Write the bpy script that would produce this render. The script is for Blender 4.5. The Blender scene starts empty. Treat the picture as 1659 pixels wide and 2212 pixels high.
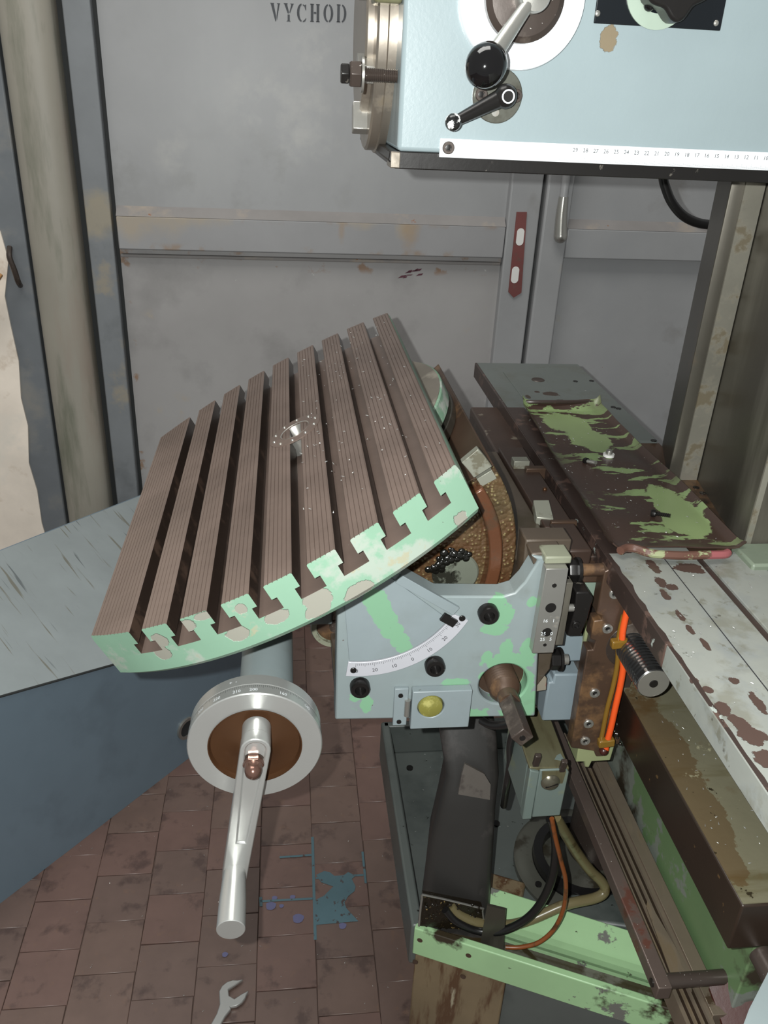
import bpy, bmesh, math, random
from mathutils import Vector, Matrix, noise
random.seed(7)
S = bpy.context.scene
COL = S.collection
PI = math.pi

# ------------------------------------------------------------------ camera
IW, IH, FPX = 1659.0, 2212.0, 1806.0
pitch, roll, yaw = [math.radians(a) for a in (26.83, 2.85, 7.31)]
EYE = Vector((0, 0, 1.55))
_f0 = Vector((math.sin(yaw), math.cos(yaw), 0)); _r0 = Vector((math.cos(yaw), -math.sin(yaw), 0))
FW = _f0 * math.cos(pitch) + Vector((0, 0, -math.sin(pitch))); _d0 = FW.cross(_r0)
RT = _r0 * math.cos(roll) - _d0 * math.sin(roll); DN = _r0 * math.sin(roll) + _d0 * math.cos(roll)
cd = bpy.data.cameras.new('camera'); cam = bpy.data.objects.new('camera', cd); COL.objects.link(cam)
cd.sensor_fit = 'VERTICAL'; cd.sensor_height = 36.0; cd.lens = 36.0 * FPX / IH
cd.clip_start = 0.02; cd.clip_end = 60
cam.matrix_world = Matrix(((RT.x, -DN.x, -FW.x, EYE.x), (RT.y, -DN.y, -FW.y, EYE.y), (RT.z, -DN.z, -FW.z, EYE.z), (0, 0, 0, 1)))
S.camera = cam

def at(x, y, X=None, Y=None, Z=None):
    """world point seen at photo pixel (x, y) on the plane X=, Y= or Z= const"""
    r = RT * ((x - IW / 2) / FPX) + DN * ((y - IH / 2) / FPX) + FW
    t = (X - EYE.x) / r.x if X is not None else ((Y - EYE.y) / r.y if Y is not None else (Z - EYE.z) / r.z)
    return EYE + r * t

# ------------------------------------------------------------------ world, lights, exposure
W = bpy.data.worlds.new('world'); S.world = W; W.use_nodes = True
W.node_tree.nodes['Background'].inputs[0].default_value = (0.97, 1.0, 0.98, 1)
W.node_tree.nodes['Background'].inputs[1].default_value = 0.10
def area(name, loc, rot, sx, sy, power, col):
    l = bpy.data.lights.new(name, 'AREA'); l.shape = 'RECTANGLE'; l.size = sx; l.size_y = sy; l.energy = power; l.color = col
    o = bpy.data.objects.new(name, l); COL.objects.link(o); o.location = loc; o.rotation_euler = rot; return o
# workshop ceiling tubes above and behind the photographer
area('ceiling_light', (-0.6, 0.9, 4.2), (0, 0, 0), 2.4, 1.2, 29, (1.0, 0.99, 0.95))
# the phone's flash, a hand's breadth from the lens
fl = bpy.data.lights.new('flash', 'POINT'); fl.energy = 24.0; fl.shadow_soft_size = 0.004; fl.color = (0.97, 1.0, 0.98)
fo = bpy.data.objects.new('flash', fl); COL.objects.link(fo); fo.location = EYE - RT * 0.036 - DN * 0.014 - FW * 0.004
S.view_settings.view_transform = 'Standard'; S.view_settings.look = 'None'
S.view_settings.exposure = 1.5; S.view_settings.gamma = 1.0; S.view_settings.use_curve_mapping = False

# ------------------------------------------------------------------ materials
def srgb(r, g, b):
    f = lambda c: (c / 255 / 12.92) if c / 255 <= 0.04045 else ((c / 255 + 0.055) / 1.055) ** 2.4
    return (f(r), f(g), f(b), 1)

class NT:
    def __init__(s, name):
        s.m = bpy.data.materials.new(name); s.m.use_nodes = True; s.t = s.m.node_tree; s.n = s.t.nodes; s.l = s.t.links
        s.b = s.n['Principled BSDF']; s.tc = s.n.new('ShaderNodeTexCoord').outputs['Object']
    def new(s, k, **p):
        x = s.n.new(k)
        for a, v in p.items(): setattr(x, a, v)
        return x
    def link(s, a, b): s.l.new(a, b)
    def mapped(s, scale=(1, 1, 1), rot=(0, 0, 0)):
        m = s.new('ShaderNodeMapping'); m.inputs['Scale'].default_value = scale; m.inputs['Rotation'].default_value = rot
        s.link(s.tc, m.inputs['Vector']); return m.outputs[0]
    def noise(s, scale, detail=4, rough=0.6, vec=None, dist=0.0):
        x = s.new('ShaderNodeTexNoise'); x.inputs['Scale'].default_value = scale; x.inputs['Detail'].default_value = detail
        x.inputs['Roughness'].default_value = rough; x.inputs['Distortion'].default_value = dist
        s.link(vec or s.tc, x.inputs['Vector']); return x.outputs[0]
    def ramp(s, v, lo, hi, a=0.0, b=1.0):
        x = s.new('ShaderNodeMapRange'); x.inputs[1].default_value = lo; x.inputs[2].default_value = hi
        x.inputs[3].default_value = a; x.inputs[4].default_value = b; s.link(v, x.inputs[0]); return x.outputs[0]
    def math(s, op, a, b=None):
        x = s.new('ShaderNodeMath', operation=op)
        for i, v in enumerate((a, b)):
            if v is None: continue
            if isinstance(v, (int, float)): x.inputs[i].default_value = v
            else: s.link(v, x.inputs[i])
        return x.outputs[0]
    def mix(s, fac, a, b):
        x = s.new('ShaderNodeMix', data_type='RGBA')
        s.link(fac, x.inputs[0]) if not isinstance(fac, float) else setattr(x.inputs[0], 'default_value', fac)
        for i, v in ((6, a), (7, b)):
            if isinstance(v, tuple): x.inputs[i].default_value = v
            else: s.link(v, x.inputs[i])
        return x.outputs[2]
    def blobs(s, pts, amp, scale, soft=0.03):
        """signed mask (1 inside) around points (x,y,z,r[,sx,sy,sz]) with a ragged outline"""
        cur = None
        nz = s.noise(scale, 5, 0.65)
        for p in pts:
            d = s.new('ShaderNodeVectorMath', operation='SUBTRACT'); s.link(s.tc, d.inputs[0]); d.inputs[1].default_value = p[:3]
            v = d.outputs[0]
            if len(p) > 4:
                k = s.new('ShaderNodeVectorMath', operation='MULTIPLY'); s.link(v, k.inputs[0]); k.inputs[1].default_value = p[4:7]; v = k.outputs[0]
            ln = s.new('ShaderNodeVectorMath', operation='LENGTH'); s.link(v, ln.inputs[0])
            q = s.math('DIVIDE', ln.outputs['Value'], p[3])
            cur = q if cur is None else s.math('MINIMUM', cur, q)
        cur = s.math('ADD', cur, s.math('MULTIPLY', s.math('SUBTRACT', nz, 0.5), amp))
        return s.ramp(cur, 1.0 + soft, 1.0 - soft)

def paint(name, base, layers=(), rough=0.45, metal=0.0, var=0.12, vscale=6.0, bump=0.05, bscale=90.0, spec=0.5, tint=None, stretch=None, perobj=False):
    """base colour + layers: dict(col, scale, th, soft, stretch, rough, metal) or dict(col, blobs, amp, bscale)"""
    t = NT(name)
    if perobj:
        oi = t.new('ShaderNodeObjectInfo'); k = t.new('ShaderNodeVectorMath', operation='MULTIPLY_ADD'); k.inputs[1].default_value = (5.3, 5.3, 5.3)
        t.link(oi.outputs['Location'], k.inputs[0]); t.link(t.tc, k.inputs[2]); t.tc = k.outputs[0]
    n1 = t.noise(vscale, 5)
    lo = tuple(c * (1 - var) for c in base[:3]) + (1,); hi = tuple(min(1, c * (1 + var)) for c in base[:3]) + (1,)
    col = t.mix(t.ramp(n1, 0.35, 0.65), lo, hi)
    if tint: col = t.mix(t.ramp(t.noise(vscale * 2.3, 6), 0.5, 0.75, 0, tint[1]), col, tint[0])
    rg = None; mt = None; h = None
    for L in layers:
        if 'blobs' in L: mk = t.blobs(L['blobs'], L.get('amp', 0.7), L.get('bscale', 60), L.get('bsoft', 0.03))
        else:
            vec = t.mapped(L['stretch'], L.get('rot', (0, 0, 0))) if 'stretch' in L else None
            mk = t.ramp(t.noise(L['scale'], L.get('detail', 6), L.get('nr', 0.62), vec, L.get('dist', 0)), L['th'], L['th'] + L.get('soft', 0.015))
            if 'within' in L: mk = t.math('MULTIPLY', mk, t.blobs(L['within'], 0.5, 20, 0.3))
        if 'op' in L: mk = t.math('MULTIPLY', mk, L['op'])
        col = t.mix(mk, col, L['col'])
        r0 = L.get('rough', rough)
        rg = t.math('ADD', t.math('MULTIPLY', mk, r0), t.math('MULTIPLY', t.math('SUBTRACT', 1.0, mk), rg if rg is not None else rough))
        m0 = L.get('metal', 0.0)
        mt = t.math('ADD', t.math('MULTIPLY', mk, m0), t.math('MULTIPLY', t.math('SUBTRACT', 1.0, mk), mt if mt is not None else metal))
        if L.get('dig'):
            hh = t.math('MULTIPLY', mk, -L['dig']); h = hh if h is None else t.math('ADD', h, hh)
    t.link(col, t.b.inputs['Base Color'])
    if rg is not None: t.link(rg, t.b.inputs['Roughness']); t.link(mt, t.b.inputs['Metallic'])
    else: t.b.inputs['Roughness'].default_value = rough; t.b.inputs['Metallic'].default_value = metal
    t.b.inputs['Specular IOR Level'].default_value = spec
    if bump > 0:
        nb = t.noise(bscale, 4, 0.6, t.mapped(stretch) if stretch else None)
        nb = t.math('MULTIPLY', nb, bump)
        if h is not None: nb = t.math('ADD', nb, h)
        bp = t.new('ShaderNodeBump'); bp.inputs['Strength'].default_value = 0.6; bp.inputs['Distance'].default_value = 0.004
        t.link(nb, bp.inputs['Height']); t.link(bp.outputs[0], t.b.inputs['Normal'])
    return t.m

GREEN = srgb(130, 164, 138); GREYB = srgb(130, 140, 141); PRIMER = srgb(84, 66, 60); BARE = srgb(150, 146, 136)
RUSTY = srgb(92, 60, 36); OIL = srgb(48, 40, 30); DUST = srgb(168, 150, 128)
M = {}
M['green'] = paint('green_paint', GREEN, [dict(col=srgb(186, 192, 182), scale=9, th=0.60, soft=0.05), dict(col=PRIMER, scale=55, th=0.70, soft=0.01, dig=0.2)], rough=0.42, var=0.06)
M['green_table'] = paint('green_table_paint', srgb(117, 148, 127), [
    dict(col=srgb(148, 154, 145), scale=13, th=0.55, soft=0.05, op=0.8), dict(col=srgb(150, 140, 112), scale=26, th=0.66, soft=0.04, op=.6),
    dict(col=srgb(132, 130, 120), blobs=[(-.146, -.306, -.032, .010), (-.138, -.309, -.018, .009), (-.100, -.317, -.009, .010, .6, 1, 1), (-.112, -.314, -.008, .009), (-.062, -.33, -.036, .0085, .7, 1, 1), (-.080, -.326, -.005, .007, .6, 1, 1.4),
        (-.020, -.336, -.036, .009, .7, 1, 1.2), (.022, -.337, -.038, .011, .8, 1, 1), (-.045, -.335, -.012, .006), (.060, -.335, -.052, .010, .6, 1, 1), (.17, -.29, -.05, .010), (.016, -.337, -.048, .008, .6, 1, 1)], amp=0.9, bscale=70, dig=0.4),
    dict(col=PRIMER, scale=80, th=0.715, soft=0.01, dig=0.2)], rough=0.4, var=0.05)
M['grey'] = paint('grey_blue_paint', GREYB, [dict(col=GREEN, scale=7, th=0.66, soft=0.01), dict(col=PRIMER, scale=50, th=0.72, soft=0.01)], rough=0.42, var=0.06, tint=(srgb(120, 124, 118), 0.5))
M['head'] = paint('head_paint', srgb(133, 145, 148), [
    dict(col=srgb(120, 108, 88), blobs=[(-.056, -.001, .1175, .0085, 1, 1, .8)], amp=1.0, bscale=150, dig=0.5),
    dict(col=srgb(110, 90, 70), scale=60, th=0.735, soft=0.01), ], rough=0.30, var=0.04, bump=0.05, bscale=240)
M['table'] = paint('oiled_table_steel', srgb(105, 90, 82), [dict(col=srgb(116, 100, 92), scale=5, th=0.45, soft=0.3, op=0.6), dict(col=srgb(84, 70, 62), scale=13, th=0.56, soft=0.15, op=.5), dict(col=srgb(160, 150, 144), scale=420, th=0.735, soft=0.01, detail=2, rough=0.25, metal=0.5)],
    rough=0.40, metal=0.25, var=0.12, vscale=9, bump=0.02, bscale=300)
M['cast'] = paint('oily_rough_casting', srgb(92, 74, 56), [dict(col=RUSTY, scale=12, th=0.55, soft=0.1), dict(col=srgb(40, 36, 26), scale=9, th=0.6, soft=0.1), dict(col=srgb(176, 168, 130), scale=190, th=0.66, soft=0.03, rough=0.2)], rough=0.33, metal=0.2, bump=0.55, bscale=170)
M['rib_red'] = paint('rusty_guide_rib', srgb(98, 62, 42), [dict(col=srgb(150, 66, 46), blobs=[(.158, -.13, -.14, .05)], amp=0.8, bscale=30), dict(col=srgb(70, 54, 40), scale=16, th=0.55, soft=0.08)], rough=0.25, metal=0.25, bump=0.2, bscale=110)
M['brown'] = paint('brown_oiled_steel', srgb(78, 60, 48), [dict(col=srgb(104, 78, 54), scale=14, th=0.56, soft=0.08), dict(col=srgb(44, 34, 26), scale=11, th=0.60, soft=0.1)], rough=0.38, metal=0.3, var=0.15, bump=0.06, bscale=140)
M['dark'] = paint('dark_oiled_steel', srgb(66, 57, 52), [dict(col=srgb(96, 86, 78), scale=12, th=0.58, soft=0.1), dict(col=srgb(170, 165, 160), scale=330, th=0.735, soft=0.01, detail=2)], rough=0.36, metal=0.35, bump=0.05)
M['black'] = paint('black_oxide', srgb(34, 32, 31), [dict(col=srgb(80, 76, 70), scale=60, th=0.66, soft=0.03)], rough=0.3, metal=0.4, bump=0.05)
M['gloss'] = paint('black_gloss_plastic', srgb(14, 13, 14), rough=0.08, var=0.0, bump=0)
M['steel'] = paint('bright_steel', srgb(168, 166, 160), [dict(col=srgb(120, 108, 92), scale=18, th=0.60, soft=0.08)], rough=0.30, metal=0.75, var=0.06, bump=0.03, bscale=220)
M['alu'] = paint('satin_aluminium', srgb(182, 182, 179), rough=0.30, metal=0.62, var=0.04, bump=0.03, bscale=260)
M['white_metal'] = paint('white_scale_metal', srgb(226, 230, 233), rough=0.35, metal=0.1, var=0.02, bump=0)
M['greyscale'] = paint('grey_scale_metal', srgb(190, 190, 196), rough=0.35, metal=0.2, var=0.04, bump=0)
M['flange'] = paint('old_spindle_steel', srgb(142, 133, 122), [dict(col=srgb(104, 95, 82), scale=15, th=0.55, soft=0.1)], rough=0.3, metal=0.7, var=0.12, bump=0.03)
M['way'] = paint('column_guideway_steel', srgb(84, 80, 72), [dict(col=srgb(112, 108, 98), scale=6, th=0.5, soft=0.2, stretch=(1, 1, .15)), dict(col=srgb(92, 74, 52), scale=5, th=0.62, soft=0.1)], rough=0.34, metal=0.6, bump=0.04, bscale=120, stretch=(1, 1, .05))
M['way_light'] = paint('scraped_guideway_steel', srgb(160, 156, 144), [dict(col=srgb(104, 96, 80), scale=30, th=0.52, soft=0.1)], rough=0.34, metal=0.6, bump=0.05, bscale=160)
M['print'] = paint('black_print', srgb(38, 38, 40), rough=0.6, var=0, bump=0)
M['print_grey'] = paint('grey_print', srgb(120, 122, 126), rough=0.5, var=0, bump=0)
M['stencil'] = paint('stencil_black', srgb(64, 66, 70), rough=0.6, var=0.2, vscale=40, bump=0)
M['door'] = paint('grey_door_paint', srgb(146, 146, 147), [dict(col=srgb(140, 141, 143), scale=3.0, th=0.5, soft=0.2, stretch=(1.2, 1, .5), op=0.6),
    dict(col=srgb(150, 146, 138), scale=11, th=0.66, soft=0.08, op=0.5), dict(col=srgb(120, 84, 58), scale=26, th=0.735, soft=0.02), dict(col=srgb(104, 98, 90), scale=4, th=0.58, soft=0.15, op=0.5)],
    rough=0.42, var=0.07, vscale=3, bump=0.03, bscale=40)
M['door_dusty'] = paint('dusty_door_ledge', srgb(128, 124, 122), [dict(col=srgb(158, 144, 128), scale=5, th=0.55, soft=0.12, op=.8), dict(col=srgb(130, 84, 54), scale=22, th=0.66, soft=0.03)], rough=0.7, var=0.08)
M['post'] = paint('grey_post_paint', srgb(147, 142, 131), [dict(col=srgb(96, 100, 84), scale=3, th=0.5, soft=0.2, stretch=(4, 1, .6)), dict(col=srgb(140, 120, 108), scale=3.5, th=0.55, soft=0.2, stretch=(3, 1, .5), op=0.5)], rough=0.5, var=0.08, vscale=2)
M['frame_old'] = paint('worn_frame_paint', srgb(108, 112, 116), [dict(col=srgb(146, 138, 124), scale=6, th=0.52, soft=0.25, op=.6), dict(col=srgb(84, 88, 90), scale=9, th=0.54, soft=0.2, op=0.5)], rough=0.5, var=0.08)
M['plaster'] = paint('beige_plaster', srgb(236, 224, 210), [dict(col=srgb(226, 218, 206), scale=4, th=0.52, soft=0.1), dict(col=srgb(188, 168, 146), scale=9, th=0.6, soft=0.1, op=0.6)], rough=0.8, var=0.08)
M['gap'] = paint('dark_gap', srgb(40, 42, 42), rough=0.7, var=0.1)  # shadow inside the door gaps put into the colour
M['red'] = paint('red_primer', srgb(108, 60, 57), [dict(col=srgb(100, 66, 60), scale=60, th=0.56, soft=0.05)], rough=0.55)
M['wine'] = paint('wine_red_smear', srgb(84, 42, 54), rough=0.5)
M['white'] = paint('white_paper', srgb(214, 212, 208), rough=0.6, var=0.04)
M['grout'] = paint('dark_grout', srgb(84, 68, 61), [dict(col=srgb(96, 74, 60), scale=40, th=0.6, soft=0.05)], rough=0.7)
def brick_mat(name, c):
    return paint(name, c, [dict(col=srgb(112, 88, 74), scale=34, th=0.60, soft=0.1, op=0.5), dict(col=srgb(60, 46, 44), scale=14, th=0.55, soft=0.1, op=0.6), dict(col=srgb(200, 180, 140), scale=260, th=0.74, soft=0.01)], rough=0.36, var=0.08, vscale=12, bump=0.06, bscale=60, spec=0.6, perobj=True)
M['brick0'] = brick_mat('brown_brick', srgb(103, 84, 76)); M['brick1'] = brick_mat('red_brown_brick', srgb(104, 82, 75)); M['brick2'] = brick_mat('dark_brick', srgb(100, 82, 75))
M['bluepaint'] = paint('blue_paint_spill', srgb(78, 104, 112), [dict(col=srgb(70, 60, 58), scale=70, th=0.60, soft=0.03)], rough=0.35)
M['bluedrop'] = paint('violet_paint_drops', srgb(96, 96, 128), rough=0.4)
M['guard'] = paint('blue_grey_guard_paint', srgb(108, 124, 136), [dict(col=srgb(88, 100, 110), scale=5, th=0.52, soft=0.2, op=0.6)], rough=0.42, var=0.04, bump=0.01)
M['guard_top'] = paint('streaked_guard_paint', srgb(140, 147, 148), [dict(col=srgb(100, 94, 76), scale=11, th=0.62, soft=0.06, stretch=(6.0, .45, 1), detail=2, op=0.7), dict(col=srgb(88, 94, 96), scale=12, th=0.66, soft=0.05, stretch=(5, .4, 1), detail=2, op=.8)], rough=0.42, var=0.06)
M['brass'] = paint('brown_bronze', srgb(88, 60, 40), [dict(col=srgb(62, 40, 26), scale=22, th=0.58, soft=0.1, op=0.6)], rough=0.28, metal=0.55, var=0.1, bump=0.02)
M['copper'] = paint('copper_brown_nut', srgb(112, 84, 74), rough=0.2, metal=0.7, var=0.1, bump=0)
M['glass'] = paint('yellow_sight_glass', srgb(128, 124, 62), [dict(col=srgb(166, 160, 96), scale=50, th=0.5, soft=0.1), dict(col=srgb(84, 76, 34), scale=30, th=0.6, soft=0.1)], rough=0.12, var=0.2)
M['plate'] = paint('grey_cover_plate_paint', srgb(133, 135, 129), [dict(col=srgb(112, 112, 100), scale=16, th=0.56, soft=0.1, op=0.6), dict(col=srgb(78, 58, 50), blobs=[(.075, .78, 0, .05, 1.6, .5, 1), (.12, .76, 0, .05, .6, 1.6, 1), (.07, .46, 0, .016, 1, .35, 1), (.035, .10, 0, .022, 1.2, .3, 1), (.10, .25, 0, .014, 1, .22, 1), (.01, .16, 0, .010, 1, .2, 1), (.06, -.12, 0, .016, 1, .5, 1), (.09, .40, 0, .02, .8, 1.2, 1)], amp=0.9, bscale=45, dig=0.3),
    dict(col=srgb(78, 58, 50), scale=48, th=0.70, soft=0.01, dig=0.3)], rough=0.34, var=0.06, vscale=9)
M['plate_back'] = paint('grey_green_plate', srgb(92, 98, 96), [dict(col=srgb(62, 50, 42), blobs=[(.075, .80, 0, .06, 1.5, .55, 1), (.14, .79, 0, .05, .6, 1.6, 1)], amp=1.0, bscale=40), dict(col=srgb(90, 92, 84), scale=13, th=0.56, soft=0.1, op=0.7)], rough=0.34, metal=0.2, var=0.06)
M['lip'] = paint('brown_worn_edge', srgb(60, 49, 45), [dict(col=srgb(84, 66, 59), scale=30, th=0.56, soft=0.06), dict(col=srgb(150, 156, 150), scale=26, th=0.66, soft=0.01)], rough=0.34, metal=0.15)
M['sheet'] = paint('rusty_green_sheet', srgb(70, 54, 47), [dict(col=srgb(128, 148, 100), scale=8, th=0.535, soft=0.012, stretch=(1.0, 3.0, 1), rot=(0, 0, .35), nr=0.6,
        within=[(.09, .40, 0, .10, 1.2, .62, 1), (.10, .25, 0, .07, 1.1, .7, 1), (.115, .10, 0, .085, 1.1, .8, 1), (.04, .09, 0, .05, 1.4, .7, 1), (.03, .47, 0, .05, 1, .8, 1), (.09, .43, 0, .06, 1, .7, 1)]),
        dict(col=srgb(134, 152, 104), blobs=[(.075, .43, 0, .04, 1.0, .75, 1), (.088, .36, 0, .034, 1, .6, 1), (.128, .115, 0, .03, 1.1, .45, 1), (.125, .075, 0, .03, .9, .8, 1)], amp=1.1, bscale=38),
        dict(col=srgb(190, 190, 180), scale=320, th=0.735, soft=0.01, detail=2)], rough=0.3, metal=0.15, var=0.12, bump=0.08, bscale=60)
M['cover'] = paint('dirty_way_cover', srgb(116, 112, 92), [dict(col=srgb(88, 82, 60), scale=7, th=0.50, soft=0.12, stretch=(.5, 3.0, 1)), dict(col=srgb(84, 62, 36), op=.6, scale=9, th=0.57, soft=0.06, within=[(-.055, .0, .35, .06, 1, .15, .01)]), dict(col=srgb(78, 58, 34), op=.7, blobs=[(-.048, .03, .353, .028, 1, .25, 1), (-.045, -.06, .353, .022, 1, .3, 1), (-.05, -.13, .353, .016, 1, .4, 1)], amp=1.3, bscale=60), dict(col=srgb(46, 40, 28), scale=60, th=0.66, soft=0.02), dict(col=srgb(150, 146, 120), scale=22, th=0.62, soft=0.05)], rough=0.28, metal=0.2, var=0.1, bump=0.12, bscale=80)
M['olive'] = paint('olive_paint', srgb(140, 146, 108), [dict(col=srgb(110, 112, 84), scale=20, th=0.56, soft=0.08), dict(col=PRIMER, scale=60, th=0.68, soft=0.02)], rough=0.4)
M['rail'] = paint('oily_rail_steel', srgb(120, 108, 94), [dict(col=srgb(92, 80, 64), scale=20, th=0.53, soft=0.1, stretch=(2, .4, 1)), dict(col=srgb(56, 46, 34), scale=30, th=0.66, soft=0.05)], rough=0.32, metal=0.5, bump=0.04)
M['rail_groove'] = paint('oily_grooved_rail', srgb(100, 88, 72), [dict(col=srgb(70, 60, 44), scale=24, th=0.56, soft=0.1)], rough=0.3, metal=0.4, bump=0.05)
M['pan'] = paint('dark_grey_pan_paint', srgb(88, 93, 90), [dict(col=srgb(60, 66, 64), scale=5, th=0.5, soft=0.2), dict(col=srgb(28, 28, 24), scale=34, th=0.68, soft=0.02)], rough=0.38, var=0.08)
M['pan_green'] = paint('green_pan_paint', srgb(160, 196, 148), [dict(col=srgb(52, 44, 30), scale=7, th=0.60, soft=0.05), dict(col=srgb(110, 110, 104), scale=11, th=0.62, soft=0.02), dict(col=OIL, scale=50, th=0.69, soft=0.02)], rough=0.38, var=0.07)
M['bed_green'] = paint('worn_green_bed', srgb(92, 116, 80), [dict(col=srgb(112, 118, 110), scale=6, th=0.50, soft=0.02), dict(col=srgb(50, 44, 34), scale=8, th=0.53, soft=0.08), dict(col=srgb(40, 36, 28), scale=40, th=0.66, soft=0.02)], rough=0.36, var=0.08)
M['stained'] = paint('rust_stained_leg', srgb(120, 104, 80), [dict(col=srgb(84, 58, 36), scale=9, th=0.48, soft=0.1, stretch=(4, 4, .6)), dict(col=srgb(160, 150, 128), scale=12, th=0.62, soft=0.05, stretch=(3, 3, .5)), dict(col=srgb(44, 34, 24), scale=8, th=0.6, soft=0.1, stretch=(3, 3, .4))], rough=0.45)
M['duct'] = paint('black_rubber_duct', srgb(46, 44, 42), [dict(col=srgb(66, 62, 60), scale=10, th=0.55, soft=0.1)], rough=0.42, var=0.08, bump=0.03)
M['duct_worn'] = paint('worn_duct_patch', srgb(118, 112, 106), [dict(col=srgb(84, 78, 74), scale=30, th=0.52, soft=0.1)], rough=0.3, metal=0.3)
M['sludge'] = paint('oily_chip_sludge', srgb(30, 25, 18), [dict(col=srgb(140, 118, 76), scale=110, th=0.62, soft=0.03, rough=0.2)], rough=0.15, bump=0.5, bscale=160)
M['orange'] = paint('orange_cable', srgb(222, 84, 34), [dict(col=srgb(90, 40, 24), scale=140, th=0.69, soft=0.02)], rough=0.35, var=0.06, bump=0)
M['orange_dirty'] = paint('dirty_orange_cable', srgb(126, 70, 34), [dict(col=srgb(80, 52, 30), scale=40, th=0.52, soft=0.1)], rough=0.35, bump=0)
M['amber'] = paint('amber_hose', srgb(120, 90, 34), rough=0.2, var=0.1, bump=0)
M['rubber'] = paint('black_rubber', srgb(26, 25, 25), rough=0.3, var=0.1, bump=0)
M['beige_hose'] = paint('dirty_beige_hose', srgb(112, 102, 72), [dict(col=srgb(78, 66, 40), scale=30, th=0.55, soft=0.1)], rough=0.3, bump=0.02)
M['switch'] = paint('grey_green_switch_box', srgb(104, 116, 111), [dict(col=srgb(126, 128, 92), scale=14, th=0.55, soft=0.1, op=0.7), dict(col=srgb(104, 78, 44), scale=40, th=0.70, soft=0.02)], rough=0.34, var=0.06)
M['switch_lid'] = paint('oily_olive_lid', srgb(104, 100, 76), [dict(col=srgb(72, 66, 48), scale=10, th=0.5, soft=0.12, stretch=(3, .5, 1)), dict(col=srgb(150, 148, 124), scale=9, th=0.6, soft=0.1, stretch=(4, .3, 1))], rough=0.24, metal=0.3)
M['teal'] = paint('teal_paint', srgb(34, 92, 88), rough=0.4)
M['wood'] = paint('light_wood', srgb(178, 132, 84), rough=0.5)
M['redsheet'] = paint('oily_red_sheet', srgb(62, 28, 22), [dict(col=srgb(40, 18, 14), scale=10, th=0.5, soft=0.12), dict(col=srgb(150, 60, 40), scale=26, th=0.66, soft=0.03)], rough=0.3)
M['pink'] = paint('red_worn_lip', srgb(92, 64, 54), [dict(col=srgb(140, 80, 82), blobs=[(.135, 0, .0, .022, .8, .2, .5)], amp=1.0, bscale=60), dict(col=srgb(140, 146, 110), scale=30, th=0.60, soft=0.03)], rough=0.35)

M['greyscale_old'] = paint('grey_dull_metal', srgb(126, 118, 108), [dict(col=srgb(148, 140, 128), scale=16, th=0.54, soft=0.1)], rough=0.5, metal=0.2)
M['plugsteel'] = paint('oily_grey_plug', srgb(112, 116, 104), [dict(col=srgb(40, 40, 34), scale=24, th=0.52, soft=0.06)], rough=0.25, metal=0.2)
def lb(pts, Y, o):
    r = []
    for p in pts:
        q = at(p[0], p[1], Y=Y); r.append((q.x - o[0], q.y - o[1], q.z - o[2], p[2] * .00056) + tuple(p[3:]))
    return r
BO = (.18, .80, .852)
M['bracket_paint'] = paint('grey_bracket_paint', GREYB, [dict(col=srgb(121, 163, 131), blobs=lb([(1085, 1328, 26), (1068, 1358, 22, .8, .2, 1.3), (1075, 1300, 18), (1100, 1432, 44, .8, .2, 1.6), (1130, 1480, 28, 1.2, .2, .5), (1120, 1532, 34, .8, .2, 1), (1150, 1510, 22), (1010, 1545, 26, .6, .2, 1.4), (770, 1504, 15), (792, 1520, 14, 1, .2, .6), (1052, 1418, 13), (1094, 1398, 16, 1, .2, .7), (1140, 1405, 18, 1, .2, .6), (1046, 1460, 12), (985, 1475, 16, .5, .2, 1.4), (1150, 1300, 12)], .80, BO), amp=1.5, bscale=75),
    dict(col=srgb(121, 163, 131), scale=26, th=0.68, soft=0.01), dict(col=srgb(92, 92, 84), scale=7, th=0.58, soft=0.12, op=0.45), dict(col=PRIMER, scale=70, th=0.71, soft=0.01)], rough=0.4, var=0.05, tint=(srgb(118, 124, 120), .5))
M['sector_paint'] = paint('grey_sector_paint', srgb(130, 140, 143), [dict(col=srgb(120, 160, 130), blobs=lb([(808, 1292, 26), (820, 1312, 26), (834, 1336, 25), (848, 1360, 23), (862, 1380, 21), (872, 1394, 18)], .80, BO), amp=0.9, bscale=90), dict(col=srgb(118, 162, 140), scale=24, th=0.665, soft=0.02), dict(col=srgb(90, 92, 86), scale=60, th=0.69, soft=0.02)], rough=0.38, var=0.05, tint=(srgb(118, 126, 124), .5))
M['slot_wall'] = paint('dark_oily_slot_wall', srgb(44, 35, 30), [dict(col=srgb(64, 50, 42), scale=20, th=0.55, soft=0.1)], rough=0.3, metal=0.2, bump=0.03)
M['trough'] = paint('oily_grey_trough', srgb(82, 72, 62), [dict(col=srgb(112, 112, 104), scale=9, th=0.58, soft=0.08, op=0.7), dict(col=srgb(62, 54, 40), scale=7, th=0.5, soft=0.12), dict(col=srgb(92, 104, 72), scale=9, th=0.6, soft=0.08)], rough=0.3, metal=0.15, var=0.1)
M['olive_grey'] = paint('olive_grey_paint', srgb(128, 130, 112), [dict(col=srgb(96, 92, 76), scale=40, th=0.55, soft=0.1)], rough=0.4)
M['green_step'] = paint('pale_green_step', srgb(112, 122, 106), [dict(col=srgb(96, 88, 70), scale=40, th=0.64, soft=0.02)], rough=0.4)
M['cast_grey'] = paint('pale_blue_grey_casting', srgb(124, 136, 142), [dict(col=srgb(112, 92, 66), scale=22, th=0.68, soft=0.03)], rough=0.36, var=0.04)
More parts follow.
